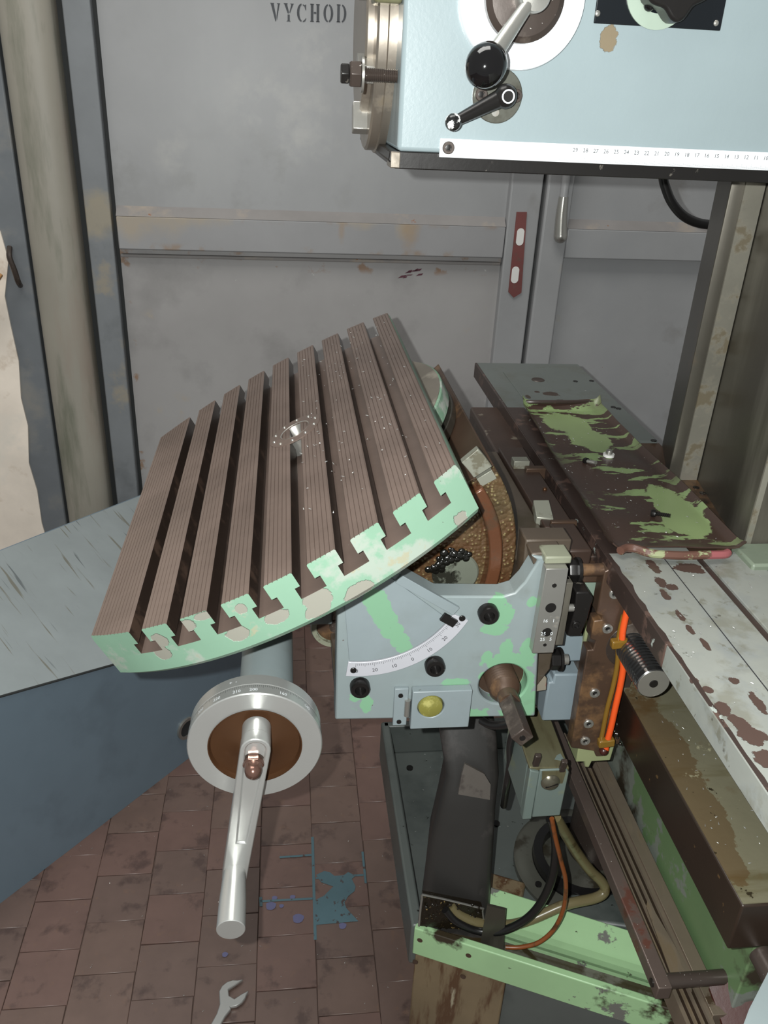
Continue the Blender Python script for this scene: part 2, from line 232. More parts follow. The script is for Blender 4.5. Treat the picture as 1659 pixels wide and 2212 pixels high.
M['green_grey'] = paint('grey_green_casting', srgb(124, 140, 126), [dict(col=srgb(150, 124, 92), scale=30, th=0.66, soft=0.02), dict(col=srgb(150, 168, 160), scale=8, th=0.55, soft=0.05)], rough=0.4, var=0.05)
M['red_tab'] = paint('red_stained_tab', srgb(140, 132, 118), [dict(col=srgb(150, 70, 66), scale=40, th=0.56, soft=0.04)], rough=0.4)
M['cover_side'] = paint('black_brown_oily_side', srgb(42, 32, 25), [dict(col=srgb(30, 23, 18), scale=8, th=.5, soft=.15), dict(col=srgb(84, 64, 40), scale=60, th=.68, soft=.02)], rough=.34, metal=.15)
M['chrome'] = paint('ground_screw_steel', srgb(150, 150, 150), rough=0.16, metal=0.95, var=0.03, bump=0)
M['bar_steel'] = paint('brown_bar_steel', srgb(92, 80, 74), [dict(col=srgb(78, 50, 42), scale=12, th=0.6, soft=0.05), dict(col=srgb(180, 176, 170), scale=300, th=0.74, soft=0.01, detail=2)], rough=0.32, metal=0.4)
M['dome'] = paint('dull_domed_steel', srgb(106, 102, 88), rough=0.25, metal=0.6, var=0.08)
M['channel'] = paint('oily_channel', srgb(56, 47, 32), [dict(col=srgb(96, 92, 84), scale=10, th=0.58, soft=0.05)], rough=0.15, bump=0.15)
M['plugflange'] = paint('oily_grey_flange', srgb(92, 92, 84), [dict(col=srgb(50, 46, 36), scale=14, th=0.52, soft=0.1)], rough=0.28, metal=0.35)
M['chipped_black'] = paint('chipped_black_ball', srgb(26, 26, 26), [dict(col=srgb(220, 220, 218), scale=150, th=0.54, soft=0.02)], rough=0.2, bump=0)
M['blackplate'] = paint('black_name_plate', srgb(14, 18, 22), rough=0.25, var=0.2, bump=0)
M['knobscale'] = paint('worn_knob_scale', srgb(150, 164, 150), rough=0.4)
M['flange_green'] = paint('greenish_bracket_steel', srgb(128, 128, 100), [dict(col=srgb(84, 80, 58), scale=20, th=0.5, soft=0.1)], rough=0.3, metal=0.5)

def lz(pts, Z, o):
    r = []
    for p in pts:
        q = at(p[0], p[1], Z=Z); r.append((q.x - o[0], q.y - o[1], q.z - o[2], p[2] * .00040) + tuple(p[3:]))
    return r
PO = (.38, .50, 1.03)
_st = dict(col=srgb(74, 58, 52), blobs=lz([(1412, 1225, 26, 1.6, .7, 1), (1425, 1255, 24, 1.6, .8, 1), (1436, 1285, 18, 1.6, .7, 1), (1485, 1225, 34, .8, 1.5, 1), (1500, 1232, 26, .8, 1.5, 1), (1452, 1268, 16), (1470, 1330, 16, 1.5, .6, 1), (1492, 1362, 13, 1.5, .6, 1), (1524, 1392, 14, 1.6, .5, 1), (1585, 1470, 13), (1640, 1520, 22, 1.6, .6, 1), (1560, 1530, 18, 1, .7, 1), (1600, 1565, 24, 1.2, .7, 1), (1622, 1590, 26, .9, .9, 1), (1655, 1640, 26), (1528, 1490, 12), (1500, 1470, 10)], 1.06, PO), amp=2.2, bscale=60, dig=.3)
M['plate'] = paint('grey_cover_plate_paint', srgb(133, 135, 129), [dict(col=srgb(108, 106, 92), scale=16, th=0.55, soft=0.1, op=0.6), dict(col=srgb(92, 88, 70), scale=40, th=0.60, soft=0.06, op=.6), dict(col=srgb(70, 68, 60), scale=60, th=0.66, soft=.03, op=.7), _st], rough=0.36, var=0.06, vscale=9, tint=(srgb(110, 116, 120), .6))
M['plate_back'] = paint('grey_green_plate', srgb(98, 103, 100), [dict(col=srgb(58, 46, 39), blobs=lz([(1190, 852, 34, .8, 1.2, 1), (1222, 868, 36, .7, 1.4, 1), (1205, 872, 26), (1160, 848, 14), (1250, 878, 26, .7, 1.6, 1), (1140, 858, 18, 1.4, .8, 1)], 1.06, PO), amp=1.3, bscale=50), dict(col=srgb(84, 86, 80), scale=13, th=0.54, soft=0.1, op=0.7), dict(col=srgb(150, 152, 148), scale=30, th=0.70, soft=.02, op=.6)], rough=0.34, metal=0.2, var=0.06)
t_ = NT('hammered_oily_casting')
vo = t_.new('ShaderNodeTexVoronoi'); vo.inputs['Scale'].default_value = 190; t_.link(t_.tc, vo.inputs['Vector'])
c_ = t_.mix(t_.ramp(t_.noise(11, 5), .4, .62), srgb(96, 80, 56), srgb(84, 54, 34))
c_ = t_.mix(t_.ramp(t_.noise(8, 5), .52, .66), c_, srgb(40, 38, 28))
c_ = t_.mix(t_.math('MULTIPLY', t_.ramp(vo.outputs['Distance'], .32, .12), .55), c_, srgb(170, 158, 112))
t_.link(c_, t_.b.inputs['Base Color']); t_.b.inputs['Roughness'].default_value = .3; t_.b.inputs['Metallic'].default_value = .2
bp_ = t_.new('ShaderNodeBump'); bp_.inputs['Strength'].default_value = .7; bp_.inputs['Distance'].default_value = .0025; bp_.invert = True
t_.link(vo.outputs['Distance'], bp_.inputs['Height']); t_.link(bp_.outputs[0], t_.b.inputs['Normal']); M['cast'] = t_.m
M['grease'] = paint('black_grease', srgb(20, 19, 16), rough=.12, var=.1, bump=.3, bscale=220)
M['dull_key'] = paint('dull_grey_key', srgb(136, 136, 124), [dict(col=srgb(96, 92, 78), scale=40, th=.55, soft=.08)], rough=.4, metal=.3)
M['brown_dark'] = paint('dark_brown_oily_steel', srgb(66, 52, 45), [dict(col=srgb(50, 39, 33), scale=9, th=.5, soft=.15), dict(col=srgb(104, 96, 84), scale=26, th=.64, soft=.04)], rough=.34, metal=.2)

# ------------------------------------------------------------------ mesh helpers
def basis(ax):
    ax = Vector(ax).normalized()
    h = Vector((0, 0, 1)) if abs(ax.z) < 0.9 else Vector((1, 0, 0))
    a = h.cross(ax).normalized(); b = ax.cross(a)
    return a, b, ax

class MB:
    def __init__(s): s.v = []; s.f = []; s.mi = []; s.cur = 0
    def add(s, vs, fs, mi=None):
        o = len(s.v); s.v += [Vector(p) for p in vs]
        for i, f in enumerate(fs): s.f.append([o + k for k in f]); s.mi.append(s.cur if mi is None else (mi[i] if isinstance(mi, (list, tuple)) else mi))
        return s
    def box(s, x0, x1, y0, y1, z0, z1):
        v = [(x, y, z) for x in (x0, x1) for y in (y0, y1) for z in (z0, z1)]
        return s.add(v, [(0, 1, 3, 2), (4, 6, 7, 5), (0, 4, 5, 1), (2, 3, 7, 6), (0, 2, 6, 4), (1, 5, 7, 3)])
    def obox(s, c, ax, ay, az, hx, hy, hz):
        c = Vector(c); ax, ay, az = [Vector(a).normalized() for a in (ax, ay, az)]
        v = [c + ax * (i * hx) + ay * (j * hy) + az * (k * hz) for i in (-1, 1) for j in (-1, 1) for k in (-1, 1)]
        return s.add(v, [(0, 1, 3, 2), (4, 6, 7, 5), (0, 4, 5, 1), (2, 3, 7, 6), (0, 2, 6, 4), (1, 5, 7, 3)])
    def prism(s, pts, vec, side=None, cap=None):
        pts = [Vector(p) for p in pts]; vec = Vector(vec); n = len(pts)
        v = pts + [p + vec for p in pts]
        fs = [tuple(range(n))[::-1], tuple(range(n, 2 * n))] + [(i, (i + 1) % n, n + (i + 1) % n, n + i) for i in range(n)]
        mi = None
        if side is not None: mi = [cap, cap] + [side] * n
        return s.add(v, fs, mi)
    def xz(s, pts, y0, y1): return s.prism([(p[0], y0, p[1]) for p in pts], (0, y1 - y0, 0))
    def xy(s, pts, z0, z1): return s.prism([(p[0], p[1], z0) for p in pts], (0, 0, z1 - z0))
    def lathe(s, o, ax, prof, n=28, cap0=True, cap1=True):
        o = Vector(o); a, b, ax = basis(ax); vs = []; fs = []
        for r, t in prof:
            for k in range(n):
                w = 2 * PI * k / n; vs.append(o + ax * t + (a * math.cos(w) + b * math.sin(w)) * max(r, 1e-5))
        m = len(prof)
        for i in range(m - 1):
            for k in range(n):
                k2 = (k + 1) % n; fs.append((i * n + k, i * n + k2, (i + 1) * n + k2, (i + 1) * n + k))
        if cap0: fs.append(tuple(range(n))[::-1])
        if cap1: fs.append(tuple(range((m - 1) * n, m * n)))
        return s.add(vs, fs)
    def cyl(s, o, ax, r, h, n=24, r2=None): return s.lathe(o, ax, [(r, 0), (r if r2 is None else r2, h)], n)
    def ring(s, o, ax, ri, ro, h, n=40): return s.lathe(o, ax, [(ri, 0), (ro, 0), (ro, h), (ri, h), (ri, 0)], n, False, False)
    def hexa(s, o, ax, r, h): return s.lathe(o, ax, [(r, 0), (r, h * .85), (r * .9, h)], 6)
    def ball(s, o, r, n=24, ax=(0, 0, 1), st=1.0):
        return s.lathe(o, ax, [(r * math.sin(PI * i / 14), -r * st * math.cos(PI * i / 14)) for i in range(15)], n, False, False)
    def tube(s, path, r, n=10, sub=6, rad=None):
        P = [Vector(p) for p in path]
        if sub > 1 and len(P) > 2:
            Q = []
            for i in range(len(P) - 1):
                p0, p1, p2, p3 = P[max(i - 1, 0)], P[i], P[i + 1], P[min(i + 2, len(P) - 1)]
                for k in range(sub):
                    t = k / sub
                    Q.append(0.5 * ((2 * p1) + (p2 - p0) * t + (2 * p0 - 5 * p1 + 4 * p2 - p3) * t * t + (3 * p1 - p0 - 3 * p2 + p3) * t ** 3))
            Q.append(P[-1]); P = Q
        vs = []; fs = []; u = None
        for i, p in enumerate(P):
            d = (P[min(i + 1, len(P) - 1)] - P[max(i - 1, 0)]).normalized()
            if u is None: u = basis(d)[0]
            u = (u - d * u.dot(d)).normalized(); w = d.cross(u)
            rr = rad(i / (len(P) - 1)) if rad else r
            for k in range(n): a = 2 * PI * k / n; vs.append(p + (u * math.cos(a) + w * math.sin(a)) * rr)
        for i in range(len(P) - 1):
            for k in range(n): k2 = (k + 1) % n; fs.append((i * n + k, i * n + k2, (i + 1) * n + k2, (i + 1) * n + k))
        fs.append(tuple(range(n))[::-1]); fs.append(tuple(range(len(vs) - n, len(vs))))
        return s.add(vs, fs)
    def build(s, name, mat, parent=None, bevel=0.0, sharp=32, seg=2):
        me = bpy.data.meshes.new(name)
        off = ORIG.get(parent.name, Vector()) if parent else Vector()
        me.from_pydata([tuple(p - off) for p in s.v], [], s.f)
        mats = mat if isinstance(mat, (list, tuple)) else [mat]
        for m in mats: me.materials.append(M[m])
        for p, i in zip(me.polygons, s.mi): p.material_index = i; p.use_smooth = True
        bm = bmesh.new(); bm.from_mesh(me); bmesh.ops.recalc_face_normals(bm, faces=bm.faces); bm.to_mesh(me); bm.free()
        me.set_sharp_from_angle(angle=math.radians(sharp))
        o = bpy.data.objects.new(name, me); COL.objects.link(o)
        if parent: o.parent = parent; ORIG[o.name] = off
        if bevel > 0:
            b = o.modifiers.new('bevel', 'BEVEL'); b.width = bevel; b.segments = seg; b.limit_method = 'ANGLE'; b.angle_limit = math.radians(40); b.use_clamp_overlap = True
            b.harden_normals = False
        return o
ORIG = {}

def tag(o, label, cat, group=None):
    o['label'] = label; o['category'] = cat
    if group: o['group'] = group
    return o
def thing(name, loc, label, cat, rot=(0, 0, 0), group=None, local=False):
    o = bpy.data.objects.new(name, None); COL.objects.link(o); o.location = loc; o.rotation_euler = rot; o.empty_display_size = 0.05
    ORIG[o.name] = Vector((0, 0, 0)) if local else Vector(loc)
    return tag(o, label, cat, group)
def struct(name, loc=(0, 0, 0), rot=(0, 0, 0), label=None, local=True):
    o = bpy.data.objects.new(name, None); COL.objects.link(o); o.location = loc; o.rotation_euler = rot
    ORIG[o.name] = Vector((0, 0, 0)) if local else Vector(loc); o['kind'] = 'structure'
    if label: o['label'] = label
    return o
def solo(mb, name, mat, label, cat, loc=None, bevel=0, group=None, **k):
    """a thing that is one mesh: origin at its base"""
    loc = Vector(loc) if loc is not None else Vector((sum(p.x for p in mb.v) / len(mb.v), sum(p.y for p in mb.v) / len(mb.v), min(p.z for p in mb.v)))
    mb.v = [p - loc for p in mb.v]
    o = mb.build(name, mat, None, bevel, **k); o.location = loc
    return tag(o, label, cat, group)

def boolean_cut(o, cutters):
    for c in cutters:
        co = c.build('cutter', 'dark', o.parent)
        m = o.modifiers.new('cut', 'BOOLEAN'); m.object = co; m.operation = 'DIFFERENCE'; m.solver = 'EXACT'
        bpy.context.view_layer.update()
        bev = [x for x in o.modifiers if x.type == 'BEVEL']
        for x in bev: x.show_viewport = False
        dg = bpy.context.evaluated_depsgraph_get(); dg.update()
        me = bpy.data.meshes.new_from_object(o.evaluated_get(dg))
        o.modifiers.remove(m); o.data = me
        for x in bev: x.show_viewport = True
        bpy.data.objects.remove(co, do_unlink=True)
    for p in o.data.polygons: p.use_smooth = True
    o.data.set_sharp_from_angle(angle=math.radians(32))

def text_mb(txt, size, o, ax, ay, depth=0.0004, mb=None, align='CENTER'):
    """flat lettering with a hair of thickness; ax = reading direction, ay = up"""
    cu = bpy.data.curves.new('t', 'FONT'); cu.body = txt; cu.size = size; cu.align_x = align; cu.align_y = 'CENTER'; cu.resolution_u = 2
    ob = bpy.data.objects.new('t', cu); COL.objects.link(ob)
    dg = bpy.context.evaluated_depsgraph_get(); me = bpy.data.meshes.new_from_object(ob.evaluated_get(dg))
    mb = mb or MB(); o = Vector(o); ax = Vector(ax).normalized(); ay = Vector(ay).normalized(); az = ax.cross(ay)
    mb.add([o + ax * v.co.x + ay * v.co.y + az * depth for v in me.vertices], [tuple(p.vertices) for p in me.polygons])
    bpy.data.objects.remove(ob, do_unlink=True); bpy.data.meshes.remove(me); bpy.data.curves.remove(cu)
    return mb

def socket_screw(name, parent, c, ax, r, h, mat='steel', inner='black', washer=None):
    """cap screw with a hexagon socket"""
    c = Vector(c); ax = Vector(ax).normalized()
    s = MB().lathe(c, ax, [(r, 0), (r, h * .8), (r * .9, h), (r * .55, h), (r * .5, h * .35), (0, h * .35)], 20, True, False).build(name, mat, parent)
    MB().lathe(c + ax * h * .36, ax, [(r * .5, 0), (r * .45, h * .02)], 6).build('socket', inner, s)
    return s

def arcpts(c, R, a0, a1, n):
    return [(c[0] + R * math.cos(math.radians(a0 + (a1 - a0) * i / n)), c[1] + R * math.sin(math.radians(a0 + (a1 - a0) * i / n))) for i in range(n + 1)]

# ================================================================== THE SETTING
# ------------------------------------------------------------------ floor of square brown blocks
floor = struct('floor', (0, 0, 0), label='brown block floor of the workshop')
MB().box(-2.6, 2.2, -0.6, 2.6, -0.06, -0.004).build('floor_bed', 'grout', floor)
PX, PY = 0.1165, 0.115
brick_mesh = []
for k in range(6):
    mb = MB(); w, l = PX / 2 - 0.0005, PY / 2 - 0.0005
    mb.box(-w, w, -l, l, -0.02, 0)
    tmp = mb.build('brick', 'brick%d' % (k % 3), None, 0.0018, seg=1); brick_mesh.append(tmp.data); bpy.data.objects.remove(tmp)
nb = 0
rb = random.Random(3)
for ci in range(-10, 6):
    for ri in range(5, 20):
        x = -0.0105 + ci * PX; y = 0.055 + ri * PY + (0.0575 if ci % 2 else 0.0) - 0.0073
        if y > 2.25 or (x > 0.62) or y < .62: continue
        o = bpy.data.objects.new('brick', brick_mesh[rb.randrange(6)]); COL.objects.link(o); o.parent = floor
        o.location = (x + rb.uniform(-.0006, .0006), y + rb.uniform(-.0006, .0006), rb.uniform(-.0007, 0.0005)); o.rotation_euler = (rb.uniform(-.006, .006), rb.uniform(-.006, .006), rb.uniform(-.006, .006) + rb.choice((0, PI)))
        b = o.modifiers.new('bevel', 'BEVEL'); b.width = 0.0009; b.segments = 1
        nb += 1
# blue paint spill with masked stripes and violet drops
def on_floor(pts, z=0.0012): return [at(x, y, Z=z) for x, y in pts]
spl = thing('paint_spill', at(720, 1945, Z=0), 'blue paint spill with thin masked stripes and violet drops on the floor', 'paint spill')
spill = [(683, 1890), (700, 1882), (712, 1884), (722, 1892), (738, 1894), (752, 1884), (768, 1892), (760, 1899), (768, 1915), (766, 1925), (752, 1936), (744, 1950), (748, 1962), (760, 1975), (774, 1990), (682, 1998), (680, 1945), (700, 1935), (720, 1915), (694, 1906)]
MB().prism(on_floor(spill), (0, 0, 0.0005)).build('spill', 'bluepaint', spl)
def stripe(a, b, w):
    A = at(*a, Z=0.0012); B = at(*b, Z=0.0012); d = (B - A).normalized(); n = Vector((-d.y, d.x, 0)) * w / 2
    return [A + n, A - n, B - n, B + n]
for a, b, w in [((675, 1808), (681, 2030), .006), ((604, 1852), (673, 1847), .005), ((562, 1947), (676, 1941), .005), ((783, 1840), (790, 1908), .005), ((682, 1897), (785, 1890), .005), ((563, 1938), (564, 1958), .006)]:
    MB().prism(stripe(a, b, w), (0, 0, 0.0004)).build('stripe', 'bluepaint', spl)
for (x, y, r) in [(644, 1984, .012), (585, 1957, .011), (593, 1940, .006), (608, 1957, .005), (632, 1938, .006), (486, 2062, .006), (740, 2000, .008)]:
    c = at(x, y, Z=.0012); MB().xy([(c.x + r * math.cos(a * .5) * (1 + .15 * math.sin(a * 1.7)), c.y + r * math.sin(a * .5) * .9) for a in range(13)][:-1], c.z, c.z + .0003).build('drop', 'bluedrop', spl)

# ------------------------------------------------------------------ steel doors with VYCHOD stencilled on them
DR = math.radians(1.11); DY = 2.30
door = struct('door_1', (0, DY, 0), (0, 0, DR), 'grey painted sheet steel door leaf marked VYCHOD')
_dc, _ds = math.cos(DR), math.sin(DR)
def dl(px, py, yo=0.0):
    r = RT * ((px - IW / 2) / FPX) + DN * ((py - IH / 2) / FPX) + FW
    n = Vector((-_ds, _dc, 0)); t = ((Vector((0, DY, 0)) + n * yo - EYE).dot(n)) / r.dot(n); q = EYE + r * t - Vector((0, DY, 0))
    return (q.x * _dc + q.y * _ds, q.z)
def dblob(pts, yo=0.0):
    return [(dl(x, y, yo)[0], yo, dl(x, y, yo)[1], r * .00122) + tuple(k) for x, y, r, *k in pts]
M['door_up'] = paint('grey_upper_panel_paint', srgb(147, 147, 148), [dict(col=srgb(160, 160, 160), scale=2.6, th=0.48, soft=0.25, stretch=(1.2, 1, .6), op=0.6),
    dict(col=srgb(172, 170, 166), scale=14, th=0.46, soft=0.25, op=.55, within=dblob([(610, 235, 70, .6, 1, 1), (640, 310, 60, .7, 1, 1.6), (380, 330, 40, 1, 1, 1), (690, 110, 60, 1, 1, 1)], .022)),
    dict(col=srgb(122, 122, 118), scale=5, th=0.52, soft=0.15, op=.6, within=dblob([(560, 400, 150, .7, 1, 1.6), (250, 250, 60, 1, 1, .3)], .022)),
    dict(col=srgb(126, 92, 66), scale=26, th=0.735, soft=0.02)], rough=0.42, var=0.06, vscale=3, bump=0.03, bscale=40)
M['door_rail'] = paint('rusty_edged_rail_paint', srgb(142, 141, 142), [dict(col=srgb(164, 148, 124), blobs=dblob([(300, 455, 50, .5, 1, 1.2), (390, 458, 40, .4, 1, 1.6), (285, 480, 30), (770, 465, 30, .6, 1, 1.4), (880, 480, 22, 1, 1, .7)]), amp=1.6, bscale=22, op=.6, bsoft=.5), dict(col=srgb(136, 108, 80), scale=15, th=0.56, soft=0.12, op=.6, within=dblob([(660, 552, 420, .12, 1, 2.2 * 12), (680, 460, 420, .12, 1, 20)])),
    dict(col=srgb(150, 120, 84), blobs=dblob([(885, 495, 18, 1, 1, .5), (738, 500, 10, 1.6, 1, .5)]), amp=1.2, bscale=50, op=.4, bsoft=.5)], rough=0.45, var=0.06, vscale=3, bump=.03, bscale=40)
M['door_low'] = paint('grey_lower_panel_paint', srgb(152, 149, 148), [dict(col=srgb(160, 158, 157), scale=2.6, th=0.48, soft=0.25, op=0.5), dict(col=srgb(106, 104, 102), scale=4, th=0.52, soft=0.2, op=.5),
    dict(col=srgb(134, 102, 74), scale=14, th=0.56, soft=0.06, op=.8, within=dblob([(660, 566, 420, .12, 1, 22), (285, 800, 140, 10, 1, .4)], .022)),
    dict(col=srgb(160, 150, 138), scale=16, th=0.55, soft=0.08, op=.6, within=dblob([(340, 690, 40, 1, 1, 2), (370, 880, 50, .8, 1, 1.6), (1040, 700, 40, 1, 1, 1)], .022)), dict(col=srgb(190, 188, 184), scale=50, th=0.72, soft=0.01, op=.7)], rough=0.42, var=0.06, vscale=3, bump=.03, bscale=40)
M['frame_dusty'] = paint('dusty_frame_paint', srgb(118, 121, 124), [dict(col=srgb(150, 140, 120), blobs=dblob([(215, 462, 40, 1, 1, 1), (205, 480, 30)]), amp=1.4, bscale=26, op=.75, bsoft=.4), dict(col=srgb(146, 136, 118), scale=8, th=0.55, soft=0.1, op=.7, within=dblob([(215, 560, 90, 1, 1, .7), (225, 700, 60, 1, 1, .5), (250, 900, 90, 1, 1, .5)])), dict(col=srgb(80, 84, 86), scale=9, th=0.54, soft=0.2, op=0.5)], rough=0.5, var=0.08)
xF0 = dl(172, 350)[0]; xL = dl(237, 380)[0]; xR = dl(1105, 384)[0]
zr0 = dl(680, 548)[1]; zr1 = dl(680, 478)[1]
# leaf: recessed upper and lower panel, rail with a dusty sloping ledge, stiles
MB().box(xL + .004, xR, 0.022, 0.026, zr1 + .01, 2.3).build('upper_panel', 'door_up', door)
MB().box(xL + .004, xR, 0.022, 0.026, -0.0, zr0).build('lower_panel', 'door_low', door)
MB().box(xL + .006, xR - .002, -0.004, 0.03, zr0, zr1).build('rail', 'door_rail', door, 0.003)
MB().prism([(xL + .006, -0.004, zr1), (xL + .006, 0.022, zr1 + .022), (xL + .006, 0.03, zr1 + .022), (xL + .006, 0.03, zr1)], (xR - xL - .008, 0, 0)).build('ledge', 'door_dusty', door)
MB().box(xL + .006, xR - .002, 0.010, 0.024, zr0 - .022, zr0 - .014).build('bead', 'door_dusty', door, 0.002)
MB().box(xR, dl(1172, 400)[0], -0.006, 0.03, 0, 2.3).build('stile', 'door', door, 0.004)
x0, x1 = dl(1180, 400)[0], dl(1236, 400)[0]
MB().box(x0, x1, -0.016, 0.03, 0, 2.3).build('meeting_stile', 'door', door, 0.005)
MB().box(xR - .02, x1 + .03, .031, .036, 0, 2.3).build('gap_backing', 'gap', door)  # added sheet, stops background light showing between the stiles
# weld rust along the panel foot
# hinge-plate with two white slots
a = dl(1116, 458, -.008); b = dl(1138, 458, -.008); c = dl(1097, 640, -.008); d = dl(1122, 640, -.008)
p = MB().prism([(a[0], -.010, a[1]), (b[0], -.010, b[1]), (d[0] + .004, -.010, d[1] + .01), ((c[0] + d[0]) / 2, -.010, d[1] - .004), (c[0], -.010, c[1] + .012)], (0, .004, 0)).build('latch_plate', 'red', door)
p['label'] = 'red painted latch plate'
for (px, py) in ((1124, 512), (1113, 594)):
    q = dl(px, py, -.012); w, h = .0105, .022
    pts = [(q[0] + w * math.cos(t), -.0108, q[1] + h * .55 * (1 if math.sin(t) > 0 else -1) + w * math.sin(t)) for t in [i * PI / 8 + PI / 16 for i in range(16)]]
    MB().prism(pts, (0, .0006, 0)).build('slot', 'white', p)
# drop bolt handle
q0 = dl(1222, 392, -.03); q1 = dl(1211, 510, -.03)
hb = MB().tube([(q0[0], -.03, q0[1] + .12), (q0[0], -.03, q1[1] + .10)], .011, 12, 1).build('bolt_rod', 'door', door)
MB().tube([(q0[0], -.03, q1[1] + .10), (q0[0] + .001, -.03, q1[1] + .05), (q1[0], -.03, q1[1])], .014, 14, 4, rad=lambda t: .0125 + .006 * t).build('bolt_grip', 'steel', hb)
MB().ball((q1[0], -.03, q1[1]), .0185).build('grip_end', 'steel', hb)
# VYCHOD
def letter(ch):
    s = .18  # stem
    def bar(x0, y0, x1, y1): return [(x0, y0), (x1, y0), (x1, y1), (x0, y1)]
    if ch == 'V': return [[(0, 1), (.34, 1), (.30, .95), (.52, .20), (.48, 0), (.42, 0), (.06, .95)], [(.56, 1), (.86, 1), (.80, .95), (.56, .05), (.53, .30), (.66, .95)]]
    if ch == 'Y': return [[(0, 1), (.36, 1), (.30, .95), (.46, .52), (.42, .44), (.34, .46), (.07, .95)], [(.56, 1), (.88, 1), (.82, .95), (.54, .46), (.49, .5), (.66, .95)], [(.34, .38), (.52, .38), (.52, .06), (.60, 0), (.24, 0), (.34, .06)]]
    if ch == 'C':
        o = [(.45 + .45 * math.cos(t), .5 + .52 * math.sin(t)) for t in [math.radians(100 + i * 160 / 10) for i in range(11)]]
        i_ = [(.45 + .24 * math.cos(t), .5 + .44 * math.sin(t)) for t in [math.radians(260 - i * 160 / 10) for i in range(11)]]
        return [o + i_, [(.50, .98), (.66, .92), (.78, .98), (.78, .66), (.72, .66), (.64, .86), (.50, .92)], [(.50, .04), (.50, -.02), (.70, .02), (.80, .18), (.76, .22), (.64, .10)]]
    if ch == 'H': return [bar(.05, 0, .27, 1), bar(.55, 0, .77, 1), bar(.30, .46, .52, .56), bar(0, .95, .32, 1), bar(0, 0, .32, .05), bar(.50, .95, .82, 1), bar(.50, 0, .82, .05)]
    if ch in 'OD':
        r = []
        for a0, a1 in (((98, 262), (278, 442)) if ch == 'O' else ((278, 442),)):
            o = [(.42 + .42 * math.cos(t), .5 + .51 * math.sin(t)) for t in [math.radians(a0 + i * (a1 - a0) / 10) for i in range(11)]]
            i_ = [(.42 + .22 * math.cos(t), .5 + .43 * math.sin(t)) for t in [math.radians(a1 - i * (a1 - a0) / 10) for i in range(11)]]
            r.append(o + i_)
        if ch == 'D': r += [bar(.05, 0, .27, 1), bar(0, .95, .33, 1), bar(0, 0, .33, .05)]
        return r
A = dl(584, 45, .021); B = dl(748, 48, .021); T0 = dl(584, 6, .021)
hgt = T0[1] - A[1]; step = (B[0] - A[0] + .008) / 6
st = None
for i, ch in enumerate('VYCHOD'):
    mb = MB()
    for poly in letter(ch): mb.prism([(A[0] + i * step + x * step * .88, .0212, A[1] + (B[1] - A[1]) * i / 6 + y * hgt) for x, y in poly], (0, .0006, 0))
    o = mb.build('letter', 'stencil', door); o['label'] = 'black stencilled letter %s' % ch
# wine-red smear and small red scratch, white paper flecks on the panels
mb = MB(); rs = random.Random(5)
for k in range(9):
    q = dl(868 + k * 5 + rs.uniform(-4, 4), 594 - k * .9 + rs.uniform(-7, 7), .021); w = rs.uniform(.006, .014); h = rs.uniform(.0015, .005)
    mb.prism([(q[0] - w, .0213, q[1] - h), (q[0] + w * .6, .0213, q[1] - h * .4), (q[0] + w, .0213, q[1] + h), (q[0] - w * .2, .0213, q[1] + h * .5)], (0, .0004, 0))
o = mb.build('smear', 'wine', door); o['label'] = 'wine red smear'
# right leaf
door2 = struct('door_2', (0, DY, 0), (0, 0, DR), 'grey painted sheet steel door leaf behind the machine column')
x2 = x1 + .004
MB().box(x2, 2.3, 0.022, 0.026, zr1 + .01, 2.3).build('upper_panel', 'door', door2)
MB().box(x2, 2.3, 0.022, 0.026, 0, zr0).build('lower_panel', 'door', door2)
MB().box(x2, 2.3, -0.004, 0.03, zr0 + .004, zr1).build('rail', 'door', door2, 0.003)
MB().prism([(x2, -0.004, zr1), (x2, 0.022, zr1 + .022), (x2, 0.03, zr1 + .022), (x2, 0.03, zr1)], (2.3 - x2, 0, 0)).build('ledge', 'door_dusty', door2)
# frame strip, post, plank, plastered wall
tr = struct('trim_1', (0, DY, 0), (0, 0, DR), 'worn grey door frame strip between post and door leaf')
MB().box(xF0, xL - .006, -0.004, 0.03, 0, 2.3).build('frame_strip', 'frame_dusty', tr, 0.003)
MB().box(xL - .03, xL + .03, .03, .035, 0, 2.3).build('gap_backing', 'gap', tr)
p0, p1 = dl(45, 350)[0], dl(155, 350)[0]
tp = struct('trim_2', (0, DY, 0), (0, 0, DR), 'rounded grey green steel post beside the door')
hw = (p1 - p0) / 2; pc = (p0 + p1) / 2
MB().xy([(pc + hw * math.cos(t) * (1.0), -.02 - .034 * math.sin(t) ** 1.0) for t in [PI * i / 14 for i in range(15)]] + [(p0, .04), (p1, .04)], 0, 2.3).build('post', 'post', tp, sharp=50)
wl = struct('wall_left', (0, DY, 0), (0, 0, DR), 'beige plastered wall with a grey painted edge left of the door')
MB().box(p1 - .01, xF0 + .01, .03, .04, 0, 2.3).build('post_gap', 'gap', tp)
MB().box(-2.4, dl(28, 350)[0] + .006, -.006, .06, 0, 2.3).build('painted_edge', 'frame_old', wl, .004)
MB().box(dl(28, 350)[0], p0 + .01, .03, .06, 0, 2.3).build('recess', 'gap', wl)
e = [dl(*q, -.012) for q in ((0, 500), (18, 560), (10, 640), (22, 700), (40, 780), (45, 860), (60, 920), (62, 1000), (80, 1060), (90, 1130), (105, 1180), (110, 1260))]
MB().prism([(q[0], -.012, q[1]) for q in e] + [(-2.4, -.012, e[-1][1] - .3), (-2.4, -.012, e[0][1] + 1.0), (e[0][0] - .35, -.012, e[0][1] + .62), (e[0][0] - .16, -.012, e[0][1] + .25), (e[0][0] - .05, -.012, e[0][1] + .09)], (0, .012, 0)).build('plaster', 'plaster', wl)
